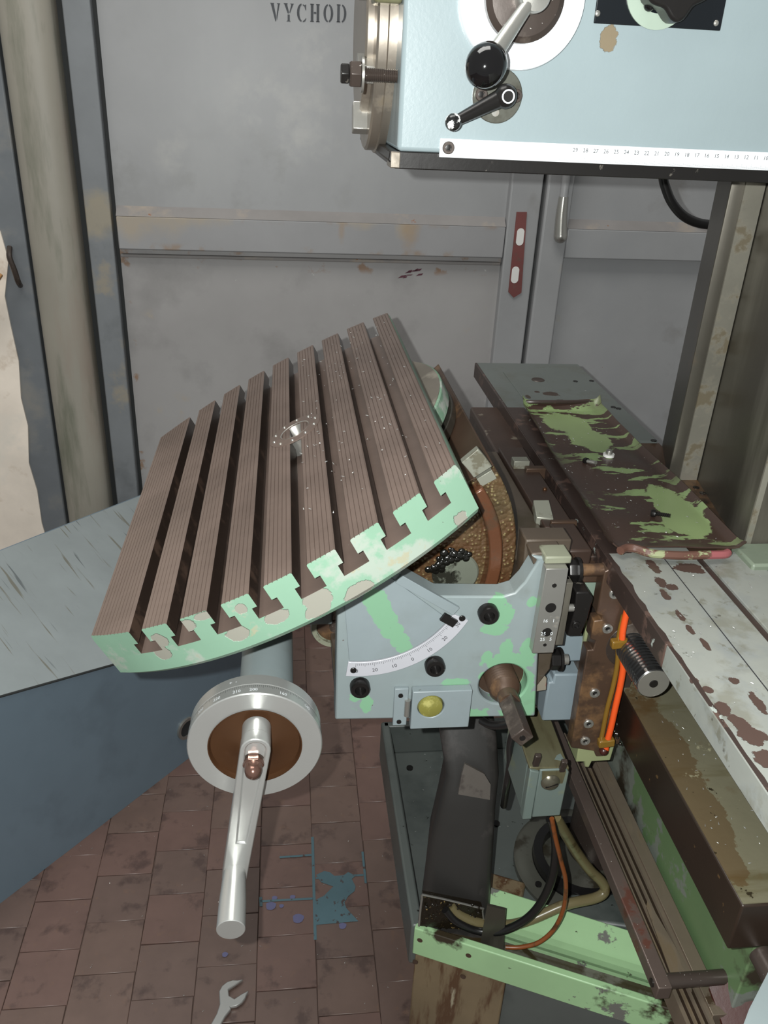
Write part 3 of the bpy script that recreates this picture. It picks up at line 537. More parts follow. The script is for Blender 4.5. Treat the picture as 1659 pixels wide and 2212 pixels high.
q = dl(30, 580, -.02)
h = MB().tube([(q[0] - .006, -.008, q[1] + .05), (q[0] - .004, -.03, q[1] + .03), (q[0] + .004, -.034, q[1]), (q[0] + .008, -.03, q[1] - .03), (q[0] + .006, -.008, q[1] - .045)], .007, 8, 4).build('wall_hook', 'dark', wl); h['label'] = 'rusty wall hook'
w0 = dl(2, 622, -.06)
solo(MB().obox((w0[0] - .03, DY - .07, w0[1] - .005), (.6, 0, .8), (0, 1, 0), (-.8, 0, .6), .05, .012, .010), 'wooden_stick', 'wood', 'end of a light wooden stick leaning at the left wall', 'stick', bevel=.003)

# ------------------------------------------------------------------ guard of the neighbouring machine, lower left
ga = at(0, 1952, Z=0); gb = at(405, 1640, Z=0); gd = (gb - ga).normalized(); gn = Vector((gd.y, -gd.x, 0))   # gn points to the viewer side
def on_plane(px, py, p0, n):
    r = RT * ((px - IW / 2) / FPX) + DN * ((py - IH / 2) / FPX) + FW
    return EYE + r * ((p0 - EYE).dot(n) / r.dot(n))
A = on_plane(0, 1505, ga, gn); B = on_plane(400, 1392, ga, gn); ed = (B - A).normalized()
guard = thing('machine_guard', ga, 'blue grey sheet metal guard with sloping streaked top at lower left', 'machine guard')
A2 = A - ed * 0.5; B2 = A + ed * 0.78
F0 = Vector((A2.x, A2.y, 0)); F1 = Vector((B2.x, B2.y, 0))
MB().prism([F0, F1, B2, A2], -gn * .003).build('side_panel', 'guard', guard)
mdir = (-gn + Vector((0, 0, .42))).normalized(); tn = ed.cross(mdir).normalized()
if tn.z < 0: tn = -tn
U0 = on_plane(0, 1190, A, tn); U1 = on_plane(300, 1072, A, tn); ud = (U1 - U0).normalized()
T0 = U0 - ud * .5; T1 = U1 + ud * .30
fx = ed; fy = tn.cross(ed).normalized(); FM = Matrix(((fx.x, fy.x, tn.x), (fx.y, fy.y, tn.y), (fx.z, fy.z, tn.z)))
FI = FM.inverted(); mb = MB().prism([FI @ (p - A) for p in (A2, B2, T1, T0)], (0, 0, -.004)); ORIG_g = ORIG[guard.name]; ORIG[guard.name] = Vector()
o = mb.build('sloping_top', 'guard_top', guard); ORIG[guard.name] = ORIG_g
o.matrix_local = Matrix.Translation(A - ORIG_g) @ FM.to_4x4()
MB().prism([T0, T1, T1 - Vector((0, 0, .35)), T0 - Vector((0, 0, .35))], -gn * .004).build('rear_panel', 'guard', guard)
MB().tube([A2, B2], .0025, 8, 1).build('fold_seam', 'gap', guard)
MB().prism([F1, B2, T1, Vector((T1.x, T1.y, 0))], gd * .003).build('end_panel', 'guard', guard)
hc = on_plane(402, 1572, ga, gn)
hp = MB().ring(hc, gn, .022, .030, .006).build('port_ring', 'steel', guard); MB().cyl(hc, gn, .022, .002).build('port_hole', 'gap', hp)

# open-ended spanner on the floor
def spanner():
    S0 = at(470, 2211, Z=.004); H = at(503, 2150, Z=.004); d = (H - S0).normalized(); n = Vector((-d.y, d.x, 0))
    pts = []
    R = .0265
    # jaw opening turned 25 degrees towards the right
    jd = (d * math.cos(-.55) + n * math.sin(-.55)).normalized(); jn = Vector((-jd.y, jd.x, 0))
    shaft_w = .0085
    out = []
    L0 = S0 - d * .14
    out += [L0 - n * shaft_w, H - d * .045 - n * shaft_w, H - d * .028 - n * .012]
    # round the head, from the shaft's right side to the jaw tip
    a_s = math.atan2((-d - n * .5).dot(n), (-d - n * .5).dot(d))
    for ang in (-130, -105, -80, -60, -44):
        t = math.radians(ang) ; out.append(H + (jd * math.cos(t) + jn * math.sin(t)) * R)
    out += [H + jd * .027 - jn * .0135, H + jd * .012 - jn * .0115, H + jd * -.003 - jn * .0115, H + jd * -.008 + jn * .0, H + jd * -.003 + jn * .0115, H + jd * .012 + jn * .0115, H + jd * .030 + jn * .0125]
    for ang in (40, 60, 85, 110, 135):
        t = math.radians(ang); out.append(H + (jd * math.cos(t) + jn * math.sin(t)) * R)
    out += [H - d * .028 + n * .012, H - d * .045 + n * shaft_w, L0 + n * shaft_w]
    return MB().prism(out, (0, 0, .007))
solo(spanner(), 'open_end_spanner', 'alu', 'steel open-ended spanner lying on the brown floor', 'spanner', bevel=.0015)

# ================================================================== TILTING T-SLOT TABLE
TC = Vector((-.011, .993, 1.1475)); TA = math.radians(28.86)
table = thing('slotted_table', TC, 'tilted brown machine table with T-slots and pale green painted edge', 'machine table', (0, -TA, 0), local=True)
SP, SW, WL, WR = .045, .0155, -.216, .190
def v_front(u): return -(math.sqrt(.375 ** 2 - u * u) - .375 + .3378)
def v_rear(u): return math.sqrt(.40 ** 2 - u * u) - .40 + .3378 + .05 * u
def rib_profile(uL, uR, first, last):
    top = []; g = .0010; ng = max(3, int(round((uR - uL) / .0048)))
    top.append((uL, -.0012)); top.append((uL + .0012, 0))
    for i in range(1, ng):
        u = uL + (uR - uL) * i / ng
        top += [(u - .00045, 0), (u - .00015, -g), (u + .00015, -g), (u + .00045, 0)]
    top += [(uR - .0012, 0), (uR, -.0012)]
    r = []; wide = .0055
    if last: r = [(uR + .0015, -.008), (uR + .0015, -.0295)] + [(uR + .0015 - (uR - uL) * i / 8, -.0295) for i in range(1, 7)]
    else: r = [(uR, -.0165), (uR - wide, -.0165), (uR - wide, -.0295)] + [(uR - wide - (uR - uL - (wide if first else 2 * wide)) * i / 8, -.0295) for i in range(1, 8)]
    if first: l = [(uL - .0015, -.0295), (uL - .0015, -.008)]
    else: l = [(uL + wide, -.0295), (uL + wide, -.0165), (uL, -.0165)]
    return top + r + l
for k in range(9):
    uL = WL if k == 0 else (k - 4.5) * SP + SW / 2; uR = WR if k == 8 else (k - 3.5) * SP - SW / 2
    pr = rib_profile(uL, uR, k == 0, k == 8); n = len(pr)
    fv = [(u, v_front(u), w) for u, w in pr]; rv = [(u, v_rear(u), w) for u, w in pr]
    # a slim worn strip at the very front where the paint is gone
    fs = [tuple(range(n))[::-1], tuple(range(n, 2 * n))] + [(i, (i + 1) % n, n + (i + 1) % n, n + i) for i in range(n)]
    mi = [1, 0] + [(2 if pr[i][1] < -.001 and pr[(i + 1) % n][1] < -.0011 and abs(pr[i][0] - pr[(i + 1) % n][0]) < 1e-6 and pr[(i + 1) % n][1] < -.002 or (pr[i][1] < -.002 and abs(pr[i][0] - pr[(i + 1) % n][0]) < 1e-6) else 0) for i in range(n)]
    if k == 8: mi[2 + pr.index((uR, -.0012)) + 1] = 1; mi[2 + pr.index((uR, -.0012))] = 1
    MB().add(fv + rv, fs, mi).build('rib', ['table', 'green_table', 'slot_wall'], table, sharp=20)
us = [WL - .0015 + (WR - WL + .003) * i / 30 for i in range(31)]
out = [(u, v_front(u)) for u in us] + [(u, v_rear(u)) for u in reversed(us)]
N = len(out); vs = [(u, v, -.0295) for u, v in out] + [(u, v, -.054) for u, v in out] + [(u * .985, v * .985, -.060) for u, v in out]
fs = [tuple(range(N)), tuple(range(2 * N, 3 * N))[::-1]] + [(i, (i + 1) % N, N + (i + 1) % N, N + i) for i in range(N)] + [(N + i, N + (i + 1) % N, 2 * N + (i + 1) % N, 2 * N + i) for i in range(N)]
MB().add(vs, fs, [0, 1] + [1] * (2 * N)).build('base_plate', ['table', 'green_table'], table)
# centre hub: bearing ring set in the table with a bright bored cup
hub = MB().ring((.0228, .004, -.0006), (0, 0, 1), .0185, .036, .0012, 48).build('bearing_ring', 'table', table)
MB().lathe((.0228, .004, -.026), (0, 0, 1), [(.013, 0), (.0135, .014), (.0188, .0262), (.0205, .0272), (.0205, .012), (.0205, 0)], 40, True, False).build('bored_cup', 'steel', hub)
for k in range(10):
    a = 2 * PI * k / 10 + .2; MB().ball((.0228 + .030 * math.cos(a), .004 + .030 * math.sin(a), .0002), .0022, 12).build('bearing_ball', 'steel', hub)
# swivel disc below: grey topped green rim over a dark groove and a steel ring
dc = (-.006, .117)
MB().cyl((dc[0], dc[1], -.088), (0, 0, 1), .2245, .026, 72).build('swivel_disc', ['green'], table, .002)
MB().cyl((dc[0], dc[1], -.0622), (0, 0, 1), .222, .0012, 72).build('disc_top', 'greyscale_old', table)
MB().cyl((dc[0], dc[1], -.094), (0, 0, 1), .219, .006, 72).build('disc_groove', 'black', table)
MB().cyl((dc[0], dc[1], -.108), (0, 0, 1), .226, .014, 72).build('swivel_ring', 'way', table, .001)

# ------------------------------------------------------------------ cradle: half-round body under the table
CC = (.063, 1.048); CR = .2107
def n_line(x, n):   # height of the plane parallel to the table at normal offset n
    b = TC + Vector((-math.sin(TA), 0, math.cos(TA))) * n
    return b.z + (x - b.x) * math.tan(TA)
cradle = thing('tilting_cradle', (.10, .90, .84), 'oily brown half-round cradle with rusty guide rib under the table', 'machine cradle')
a0 = -100; a1 = 33
def cradle_profile(R, xl=.075):
    pts = arcpts(CC, R, -57, 34, 26)
    last = pts[-1]
    return pts + [(last[0] - .012, n_line(last[0] - .012, -.1095)), (xl, n_line(xl, -.1095)), (xl, pts[0][1])]
MB().xz(cradle_profile(CR), .872, 1.27).build('body', ['brown'], cradle, .002)
# rough front face with raised rim, guide rib and plug
MB().xz(cradle_profile(CR - .001), .866, .872).build('front_face', 'cast', cradle)
def band(R0, R1, y0, y1, a0, a1, c=CC):
    return MB().xz(arcpts(c, R1, a0, a1, 28) + arcpts(c, R0, a1, a0, 28), y0, y1)
band(.183, .2107, .858, .868, -56, 33).build('rim', 'cast', cradle, .002)
band(.160, .176, .846, .868, -62, 36, (.079, 1.045)).build('guide_rib', 'rib_red', cradle, .0025)
ang = math.radians(22.5)
def radial_block(name, a0, a1, mat, y=.852, r0=.180, r1=.209):
    band(r0, r1, y, .866, a0, a1).build(name, mat, cradle, .001)
def cang(px, py): q = at(px, py, Y=.85); return math.degrees(math.atan2(q.z - CC[1], q.x - CC[0]))
radial_block('stop_block', cang(1050, 1022), cang(1022, 985), 'dull_key', .8555, .184, .2085)
radial_block('stop_key', cang(1062, 1046), cang(1052, 1028), 'dull_key', .856, .186, .206)
pg = at(985, 1235, Y=.86)
MB().lathe((pg.x, .868, pg.z - .004), (0, -1, 0), [(.029, 0), (.029, .006), (.027, .008), (.006, .008), (.004, .003), (0, .003)], 32).build('plug', 'plugsteel', cradle)
mb = MB(); rs = random.Random(2)
for k in range(70):
    a = math.radians(rs.uniform(62, 172)); r = rs.gauss(.026, .0035); mb.ball((pg.x + r * math.cos(a) * 1.05, .8605, pg.z - .004 + r * math.sin(a)), rs.uniform(.0025, .0055), 10, (0, 1, 0), .6)
o = mb.build('grease', 'grease', cradle); o['kind'] = 'stuff'

# ------------------------------------------------------------------ bracket carrying the cradle
YB = .80
br = thing('table_bracket', (.18, YB, .852), 'grey painted bracket with degree scale and sight glass under the table', 'machine bracket')
def bx(px, py, Y=YB): p = at(px, py, Y=Y); return (p.x, p.z)
bl = .0548; bb = .8535
plate = [(bl, bb + .002), (.3085, bb - .004), bx(1172, 1240), (.2905, 1.082), (.274, 1.084), bx(1163, 1212), bx(1134, 1258), bx(1112, 1281), bx(1085, 1289), bx(945, 1288), bx(918, 1273), bx(868, 1245), (.118, 1.085), (bl, 1.050)]
fp = MB().xz(plate, YB, YB + .030).build('front_plate', 'bracket_paint', br, .003)
sh = at(1087, 1478, Y=YB); boolean_cut(fp, [MB().cyl((sh.x, YB - .01, sh.z), (0, 1, 0), .0305, .03, 40)])
MB().cyl((sh.x, YB + .0185, sh.z), (0, 1, 0), .0305, .002, 40).build('bore_bottom', 'brown', br)
# body behind the plate: floor, left wall and trough cheek
trough = arcpts(CC, .2135, -56, -1, 20)
body = [(bl + .002, .856), (.305, .852), (.330, .90), (.330, 1.045)] + trough[::-1] + [(bl + .002, trough[0][1])]
MB().xz(body, YB + .030, 1.20).build('trough_body', 'trough', br, .002)
MB().xz([(.2765, 1.03), (.2745, 1.0885), (.330, 1.0885), (.330, 1.03)], YB + .030, YB + .062).build('cheek_cap', 'trough', br, .002)
MB().xz([(.292, 1.03), (.2745, 1.085), (.312, 1.088), (.318, 1.03)], YB + .004, YB + .030).build('cheek_front', 'trough', br, .002)
# sector plate with a step, pointer and degree scale
PV = (.0840, 1.0621); PR = .1180
sec = arcpts(PV, PR - .001, -97, -31, 24) + [(PV[0] + .012, PV[1] + .012), (bl + .004, PV[1] + .004)]
MB().xz(sec, YB - .0022, YB).build('sector', 'sector_paint', br, .0006)
e0 = bx(853, 1255); e1 = bx(978, 1325)
dv = Vector((e1[0] - e0[0], 0, e1[1] - e0[1])).normalized(); nv = Vector((-dv.z, 0, dv.x))
MB().prism([Vector((e0[0], YB - .0045, e0[1])), Vector((e1[0], YB - .0045, e1[1])), Vector((e1[0], YB - .0045, e1[1])) + nv * .012, Vector((e0[0], YB - .0045, e0[1])) + nv * .012], (0, .005, 0)).build('pointer_arm', 'sector_paint', br, .0006)
pq = bx(968, 1335)
MB().obox((pq[0], YB - .004, pq[1]), dv, (0, 1, 0), nv, .0095, .002, .0052).build('pointer', 'black', br)
sc = MB().xz(arcpts(PV, PR + .0205, -97.4, -26.6, 40) + arcpts(PV, PR, -26.6, -97.4, 40), YB - .003, YB).build('degree_scale', 'greyscale', br, .0004)
mb = MB()
for d in range(-30, 31):
    a = math.radians(-62.0 + d * 1.03); L = .0055 if d % 10 == 0 else (.0045 if d % 5 == 0 else .003)
    c = Vector((math.cos(a), 0, math.sin(a))); t = Vector((-c.z, 0, c.x)) * .00018
    p0 = Vector((PV[0], YB - .0032, PV[1])) + c * (PR + .0015); p1 = p0 + c * L
    mb.add([p0 - t, p0 + t, p1 + t, p1 - t], [(0, 1, 2, 3)])
for d, tx in ((-30, '30'), (-20, '20'), (-10, '10'), (0, '0'), (10, '10'), (20, '20'), (30, '30')):
    a = math.radians(-62.0 + d * 1.03); c = Vector((math.cos(a), 0, math.sin(a)))
    text_mb(tx, .0068, Vector((PV[0], YB - .0032, PV[1])) + c * (PR + .0125), Vector((-c.z, 0, c.x)), -c, .0002, mb)
mb.build('scale_marks', 'print', sc)
for (px, py) in ((763, 1444), (997, 1332)):
    q = bx(px, py); socket_screw('scale_screw', sc, (q[0], YB - .003, q[1]), (0, -1, 0), .0038, .0016, 'black')
for (px, py) in ((1053, 1321), (938, 1434), (777, 1480)):
    q = bx(px, py); socket_screw('cap_screw', br, (q[0], YB, q[1]), (0, -1, 0), .0122, .011, 'black')
# hinged cover with sight glass
h0, h1 = bx(852, 1484), bx(1008, 1556); hx0, hx1, hz0, hz1 = h0[0], h1[0], .8478, .9045
hg = MB().box(hx0, hx0 + .017, YB - .005, YB, hz0, hz1).build('hinge_leaf', 'sector_paint', br, .0008)
MB().cyl((hx0 + .0165, YB - .006, hz0 + .016), (0, 0, 1), .0036, .024, 16).build('hinge_pin', 'steel', hg)
for z in (hz0 + .006, hz1 - .010): MB().cyl((hx0 + .0075, YB - .005, z), (0, -1, 0), .0030, .0012, 14).build('hinge_screw', 'black', hg)
cv = MB().box(hx0 + .021, hx1, YB - .012, YB, hz0 - .001, hz1).build('hinged_cover', 'sector_paint', br, .0012)
gq = at(931, 1527, Y=YB - .012)
boolean_cut(cv, [MB().cyl((gq.x, YB - .03, gq.z), (0, 1, 0), .0165, .026, 32)])
MB().lathe((gq.x - .0008, YB - .002, gq.z + .001), (0, -1, 0), [(.0160, 0), (.0160, .008), (.0145, .0125), (.008, .0145), (0, .015)], 32, True, False).build('sight_glass', 'glass', cv)
# threaded shaft with square end
shf = MB().lathe((sh.x - .002, YB + .02, sh.z + .004), (0, -1, 0), [(.0195, 0)] + [(.0195 - (.0016 if i % 2 else 0), .004 + i * .0022) for i in range(15)] + [(.017, .040), (.0125, .046), (.0125, .060)], 32).build('threaded_shaft', 'brown', br)
MB().obox((sh.x - .002, YB - .068, sh.z + .004), (1, 0, 1), (0, 1, 0), (-1, 0, 1), .0095, .032, .0095).build('square_end', 'dark', shf, .0015)
MB().cyl((sh.x - .002, YB - .1, sh.z + .004), (0, -1, 0), .0035, .0008, 14).build('centre_hole', 'black', shf)
# graduated steel strip at the right end, its edge facing left in shade
zt, zb = 1.079, .963
strip = MB(); cur = [(0, zt), (.0005, zt - .04), (.0005, zt - .08), (-.0005, zb)]
strip.xz([(.2845, zb), (.3105, zb), (.3125, zt - .06), (.3120, zt), (.2860, zt)], YB - .020, YB - .006)
stp = strip.build('graduated_strip', 'steel', br, .0008)
for z, r in ((zt - .022, .0028), (zt - .052, .0065), (zb + .030, .0060), (zb + .012, .0022)):
    MB().lathe((.2985, YB - .0196, z), (0, -1, 0), [(r, 0), (r * .98, .0007), (0, .0007)], 18).build('counterbore', 'black', stp)
mb = MB(); 
for z, tx in ((zt - .088, '25   0'), (zb + .020, '25   5'), (zt - .070, '16   1')): text_mb(tx, .0062, (.2985, YB - .0202, z), (1, 0, 0), (0, 0, 1), .0002, mb)
mb.build('strip_numerals', 'white_metal', stp)
MB().box(.3125, .327, YB - .004, YB + .012, .962, 1.05).build('strip_backing', 'way', br, .001)
MB().box(.287, .318, YB - .010, YB + .02, 1.079, 1.0885).build('strip_cap', 'olive_grey', br, .002)
MB().cyl(at(1160, 1379, Y=YB - .0005), (0, -1, 0), .0026, .0008, 12).build('oil_hole', 'black', br)

# ------------------------------------------------------------------ handwheel with crank
wc = Vector((-.0377, .6966, .9125)); WRd = .0722
tub = thing('tilt_drive_housing', (-.0280, 1.0, .93), 'grey painted tube housing behind the aluminium handwheel', 'drive housing')
MB().cyl((-.0275, .7325, wc.z + .002), (0, 1, 0), .0315, .36, 40).build('tube', 'grey', tub, .001)
MB().box(-.02, bl + .004, .95, 1.06, wc.z - .02, wc.z + .025).build('mounting_lug', 'grey', tub, .003)
oq = at(540, 1449, Y=.745)
ob = MB().cyl((oq.x, .742, wc.z + .030), (0, 0, 1), .0045, .008, 14).build('oiler_body', 'black', tub); MB().ball((oq.x - .001, .742, wc.z + .044), .0045, 14).build('oiler_ball', 'steel', tub)
wh = thing('handwheel', wc, 'satin aluminium handwheel with bronze dish, graduated rim and slotted crank', 'handwheel')
MB().lathe((wc.x, wc.y, wc.z), (0, 1, 0), [(WRd * .68, .012), (WRd * .69, .001), (WRd * .985, 0), (WRd, .0012), (WRd, .014), (WRd * .985, .0145), (WRd * .985, .0165), (WRd * .99, .017), (WRd * .99, .032), (WRd * .955, .0335), (.03, .036)], 72, False, True).build('rim', 'alu', wh, sharp=25)
MB().lathe((wc.x, wc.y, wc.z), (0, 1, 0), [(WRd * .70, -.0004), (WRd * .685, -.0006), (WRd * .66, .0045), (.032, .0035), (.020, -.002), (.015, -.006), (0, -.0065)], 64, False, False).build('dish', 'brass', wh, sharp=60)
mb = MB()
for d in range(-60, 61):
    a = math.radians(90 + d * 1.6); L = .0042 if d % 5 == 0 else .0026; c = Vector((math.cos(a), 0, math.sin(a))); t = Vector((-c.z, 0, c.x)) * .00014
    p0 = wc + c * (WRd + .0001) + Vector((0, .0138, 0)); p1 = p0 - Vector((0, L, 0)); mb.add([p0 - t, p0 + t, p1 + t, p1 - t], [(0, 1, 2, 3)])
mb.build('dial_lines', 'print', wh)
for d, tx in ((-50, '140'), (-25, '160'), (0, '200'), (14, '210'), (32, '220'), (50, '230')):
    a = math.radians(90 + d); c = Vector((math.cos(a), 0, math.sin(a))); text_mb(tx, .0058, wc + c * (WRd + .0001) + Vector((0, .0062, 0)), Vector((c.z, 0, -c.x)), Vector((0, 1, 0)), .0002).build('dial_number', 'white_metal', wh)
text_mb('+  -', .006, wc + Vector((math.cos(math.radians(108)), 0, math.sin(math.radians(108)))) * (WRd * .9905) + Vector((0, .024, 0)), Vector((1, 0, .3)), Vector((0, 1, 0)), .0003).build('dial_sign', 'white_metal', wh)
# crank arm: straight bar with rounded head, grooved face, acorn nut, cylindrical grip
ya = wc.y - .030
P0 = at(552, 1622, Y=ya - .008); P1 = at(507, 1893, Y=ya - .008)
ad = (P1 - P0); AL = ad.length; ad.normalize(); an = Vector((-ad.z, 0, ad.x))
def armp(hw0, hw1, ext):
    pts = []
    for i in range(11):
        t = PI * i / 10; pts.append(P0 + an * hw0 * math.cos(t) - ad * hw0 * math.sin(t))
    pts += [P1 - an * hw1 + ad * ext, P1 + an * hw1 + ad * ext]
    return pts
arm = MB().prism([Vector((p.x, ya - .008, p.z)) for p in armp(.0155, .0138, .006)], (0, .016, 0)).build('crank_arm', 'alu', wh, .0012)
# recessed groove along the arm
gp = [P0 + an * .0105 * math.cos(PI * i / 10) - ad * .0105 * math.sin(PI * i / 10) for i in range(11)] + [P0 + ad * (AL * .72) - an * .004, P0 + ad * (AL * .72) + an * .006]
boolean_cut(arm, [MB().prism([Vector((p.x, ya - .02, p.z)) for p in gp], (0, .0145, 0))])
hubp = P0 + ad * .002
MB().cyl((P0.x, ya - .004, P0.z), (0, 1, 0), .0152, .032, 32).build('hub', 'alu', wh, .001)
nq = P0 + ad * .017
nt = MB().hexa((nq.x, ya - .0055, nq.z), (0, -1, 0), .0112, .007).build('acorn_nut', 'copper', wh, .0006)
MB().lathe((nq.x, ya - .0125, nq.z), (0, -1, 0), [(.0092, 0), (.009, .006), (.0075, .011), (.004, .0145), (0, .0155)], 24, True, False).build('nut_dome', 'copper', nt)
MB().cyl((nq.x, ya - .0052, nq.z), (0, -1, 0), .0122, .0006, 28).build('nut_washer', 'dark', nt)
gq0 = P1 - ad * .006
MB().lathe((gq0.x - .001, ya - .004, gq0.z), (0, -1, 0), [(.0115, 0), (.0125, .006), (.0132, .018), (.0146, .045), (.0150, .070), (.0150, .0745), (.0142, .0752), (0, .0752)], 40, True, False).build('grip', 'alu', wh, sharp=40)

# green wheel rim peeping out left of the bracket
rw = at(724, 1352, Y=.96)
rwh = thing('rear_wheel', (rw.x, .96, rw.z), 'small green rimmed wheel half hidden behind the bracket edge', 'wheel')
MB().lathe((rw.x, .955, rw.z), (0, 1, 0), [(.026, 0), (.0325, 0), (.034, .003), (.034, .014), (.0325, .017), (.026, .017)], 40, False, False).build('rim', 'olive_grey', rwh)
MB().cyl((rw.x, .962, rw.z), (0, 1, 0), .0262, .006, 32).build('web', 'brown', rwh)
MB().cyl((rw.x, .955, rw.z), (0, 1, 0), .008, .08, 20).build('shaft', 'dark', rwh)

# ================================================================== MACHINE COLUMN
col = thing('machine_column', (.75, 1.05, .30), 'dark steel machine column with vertical guideways under the head', 'machine column')
E_, D_, C_, B_, A_ = (.562, .855), (.600, 1.067), (.571, 1.067), (.557, 1.073), (.602, 1.20)
MB().xy([E_, (1.15, .855), (1.15, 1.30), (.66, 1.30), (.64, 1.20), D_], .30, 1.482).build('column_body', 'way', col, .0015)
MB().xy([C_, (.5995, 1.067), (.63, 1.199), A_, B_], .30, 1.482).build('guideway', 'way', col, .001)
MB().box(.5722, .5985, 1.0645, 1.0668, .40, 1.482).build('way_face', 'way_light', col)
MB().box(.5624, .570, .8535, .8552, .40, 1.482).build('way_edge', 'way_light', col)

# ================================================================== COVER PLATE ON THE KNEE
PZ = 1.06
pl = thing('cover_plate', (.38, .50, PZ - .03), 'grey painted cover plate running past the column with worn brown edge', 'cover plate')
XL = .380
MB().box(XL + .004, .597, 1.208, 1.628, PZ - .012, PZ).build('rear_plate', 'plate_back', pl, .0012)
q = [at(1105, 808, Z=PZ), at(1180, 808, Z=PZ), at(1290, 900, Z=PZ), at(1163, 900, Z=PZ)]
MB().box(.424, .497, 1.32, 1.565, PZ - .0005, PZ + .0012).build('inlay', 'plate_back', pl, .0006)
MB().box(XL + .004, .490, .12, 1.208, PZ - .012, PZ).build('main_plate', 'plate', pl, .0012)
MB().box(.500, .565, .12, .845, PZ - .012, PZ + .0005).build('outer_plate', 'plate', pl, .0012)
MB().box(.565, 1.1, .12, .80, PZ - .012, PZ + .0005).build('side_plate', 'plate', pl, .0012)
MB().box(.488, .502, .12, .846, PZ - .012, PZ - .003).build('groove', 'lip', pl)
MB().tube([(.4445, .12, PZ + .0002), (.4495, .84, PZ + .0002)], .0006, 6, 1).build('seam', 'print', pl)
MB().box(.490, .60, .846, 1.208, PZ - .014, PZ - .004).build('shelf', 'brown', pl, .001)
MB().box(.545, 1.1, .800, .853, PZ - .012, PZ + .008).build('green_step', 'green_step', pl, .003)
# rolled left edge with brown wear
lipo = [(XL, PZ - .028), (XL - .002, PZ - .010), (XL, PZ - .002), (XL + .005, PZ + .0012), (XL + .011, PZ + .0006), (XL + .012, PZ - .004), (XL + .006, PZ - .028)]
MB().box(XL, XL + .005, .66, 1.628, PZ - .030, PZ + .0003).build('rolled_edge', 'lip', pl, .0018)
MB().box(XL, XL + .005, .12, .66, PZ - .030, PZ + .0003).build('painted_edge', 'plate', pl, .0018)
vs = []; fs = []; rs = random.Random(9)
for k in range(60):
    y = .30 + k * .0135; w = .0035 + .004 * max(0, noise.noise((k * .35, 3.1, 0))) + .004 * max(0, noise.noise((k * 1.3, 7.1, 0)))
    vs += [(XL + .0002, y, PZ + .0005), (XL + .001 + w, y, PZ + .0005)]
fs = [(2 * k, 2 * k + 1, 2 * k + 3, 2 * k + 2) for k in range(59)]
MB().add(vs, fs).build('edge_wear', 'lip', pl)
MB().box(XL + .0005, XL + .034, .845, 1.36, PZ - .001, PZ + .0008).build('bare_strip', 'lip', pl)
for (px, py) in ((1243, 824), (1278, 823), (1325, 880), (1336, 883), (1412, 952), (1505, 1048), (1519, 1060), (1524, 1120), (1535, 1135)):
    c = at(px, py, Z=PZ); MB().cyl((c.x, c.y, PZ - (.0045 if c.y < 1.2 else .0005)), (0, 0, 1), .0048, .0014, 14).build('countersunk_screw', 'black', pl)
c = at(1162, 822, Z=PZ); MB().lathe((c.x, c.y, PZ + .0012), (0, 0, 1), [(.013, 0), (.012, .0012), (.005, .0006), (0, .0006)], 20).build('plate_bolt', 'dark', pl)

# loose sheet tray lying on the plate
tz = PZ + .003
t0, t1, t2, t3 = .388, .545, .838, 1.352
tr_ = thing('sheet_tray', (t0, t2, tz), 'loose rusty sheet tray with flaking green paint lying on the cover plate', 'sheet tray')
nx, ny = 24, 40; vs = []; fs = []
for j in range(ny + 1):
    for i in range(nx + 1):
        u, v = i / nx, j / ny
        x = t0 + .018 * v * (1 - u) + (t1 - t0) * u + .012 * (1 - v) * (u - .3); y = t2 + (t3 - t2) * v
        z = tz + .0035 + .0018 * math.sin(u * 5 + v * 9) + .0015 * noise.noise((u * 4, v * 9, 1))
        if u < .05: z += .007 * (1 - u / .05)
        if u > .95: z += .008 * (u - .95) / .05
        if v < .03: z += .006 * (1 - v / .03)
        if v > .975: z += .012 * (v - .975) / .025
        vs.append((x, y, z))
n0 = len(vs); vs += [(a, b, c - .0022) for a, b, c in vs]
for j in range(ny):
    for i in range(nx):
        a = j * (nx + 1) + i; fs.append((a, a + 1, a + nx + 2, a + nx + 1)); fs.append((n0 + a, n0 + a + nx + 1, n0 + a + nx + 2, n0 + a + 1))
for i in range(nx): fs.append((i, n0 + i, n0 + i + 1, i + 1)); a = ny * (nx + 1) + i; fs.append((a, a + 1, n0 + a + 1, n0 + a))
for j in range(ny): a = j * (nx + 1); b = a + nx + 1; fs.append((a, b, n0 + b, n0 + a)); a += nx; b += nx; fs.append((a, n0 + a, n0 + b, b))
MB().add(vs, fs).build('pan', 'sheet', tr_, sharp=60)
fl_ = [(1340, 1190), (1352, 1184), (1372, 1185), (1400, 1194), (1430, 1198), (1475, 1200), (1520, 1199), (1562, 1198), (1572, 1194)]
MB().tube([at(x, y, Z=tz + .008) for x, y in fl_], .0052, 10, 4).build('front_lip', 'pink', tr_)
MB().tube([(t0 + .022, t3, tz + .011), (t0 + .05, t3 - .006, tz + .013), (t1 - .004, t3, tz + .012)], .0035, 8, 4).build('rear_lip', 'lip', tr_)
c = at(1315, 982, Z=tz + .008)
ws = thing('washered_screw', (c.x, c.y, tz + .005), 'socket screw with white washer standing on the sheet tray', 'screw')
MB().ring((c.x, c.y, tz + .0055), (0, 0, 1), .0045, .0085, .004, 28).build('washer', 'white', ws)
socket_screw('screw_head', ws, (c.x, c.y, tz + .006), (0, 0, 1), .0052, .009, 'steel')
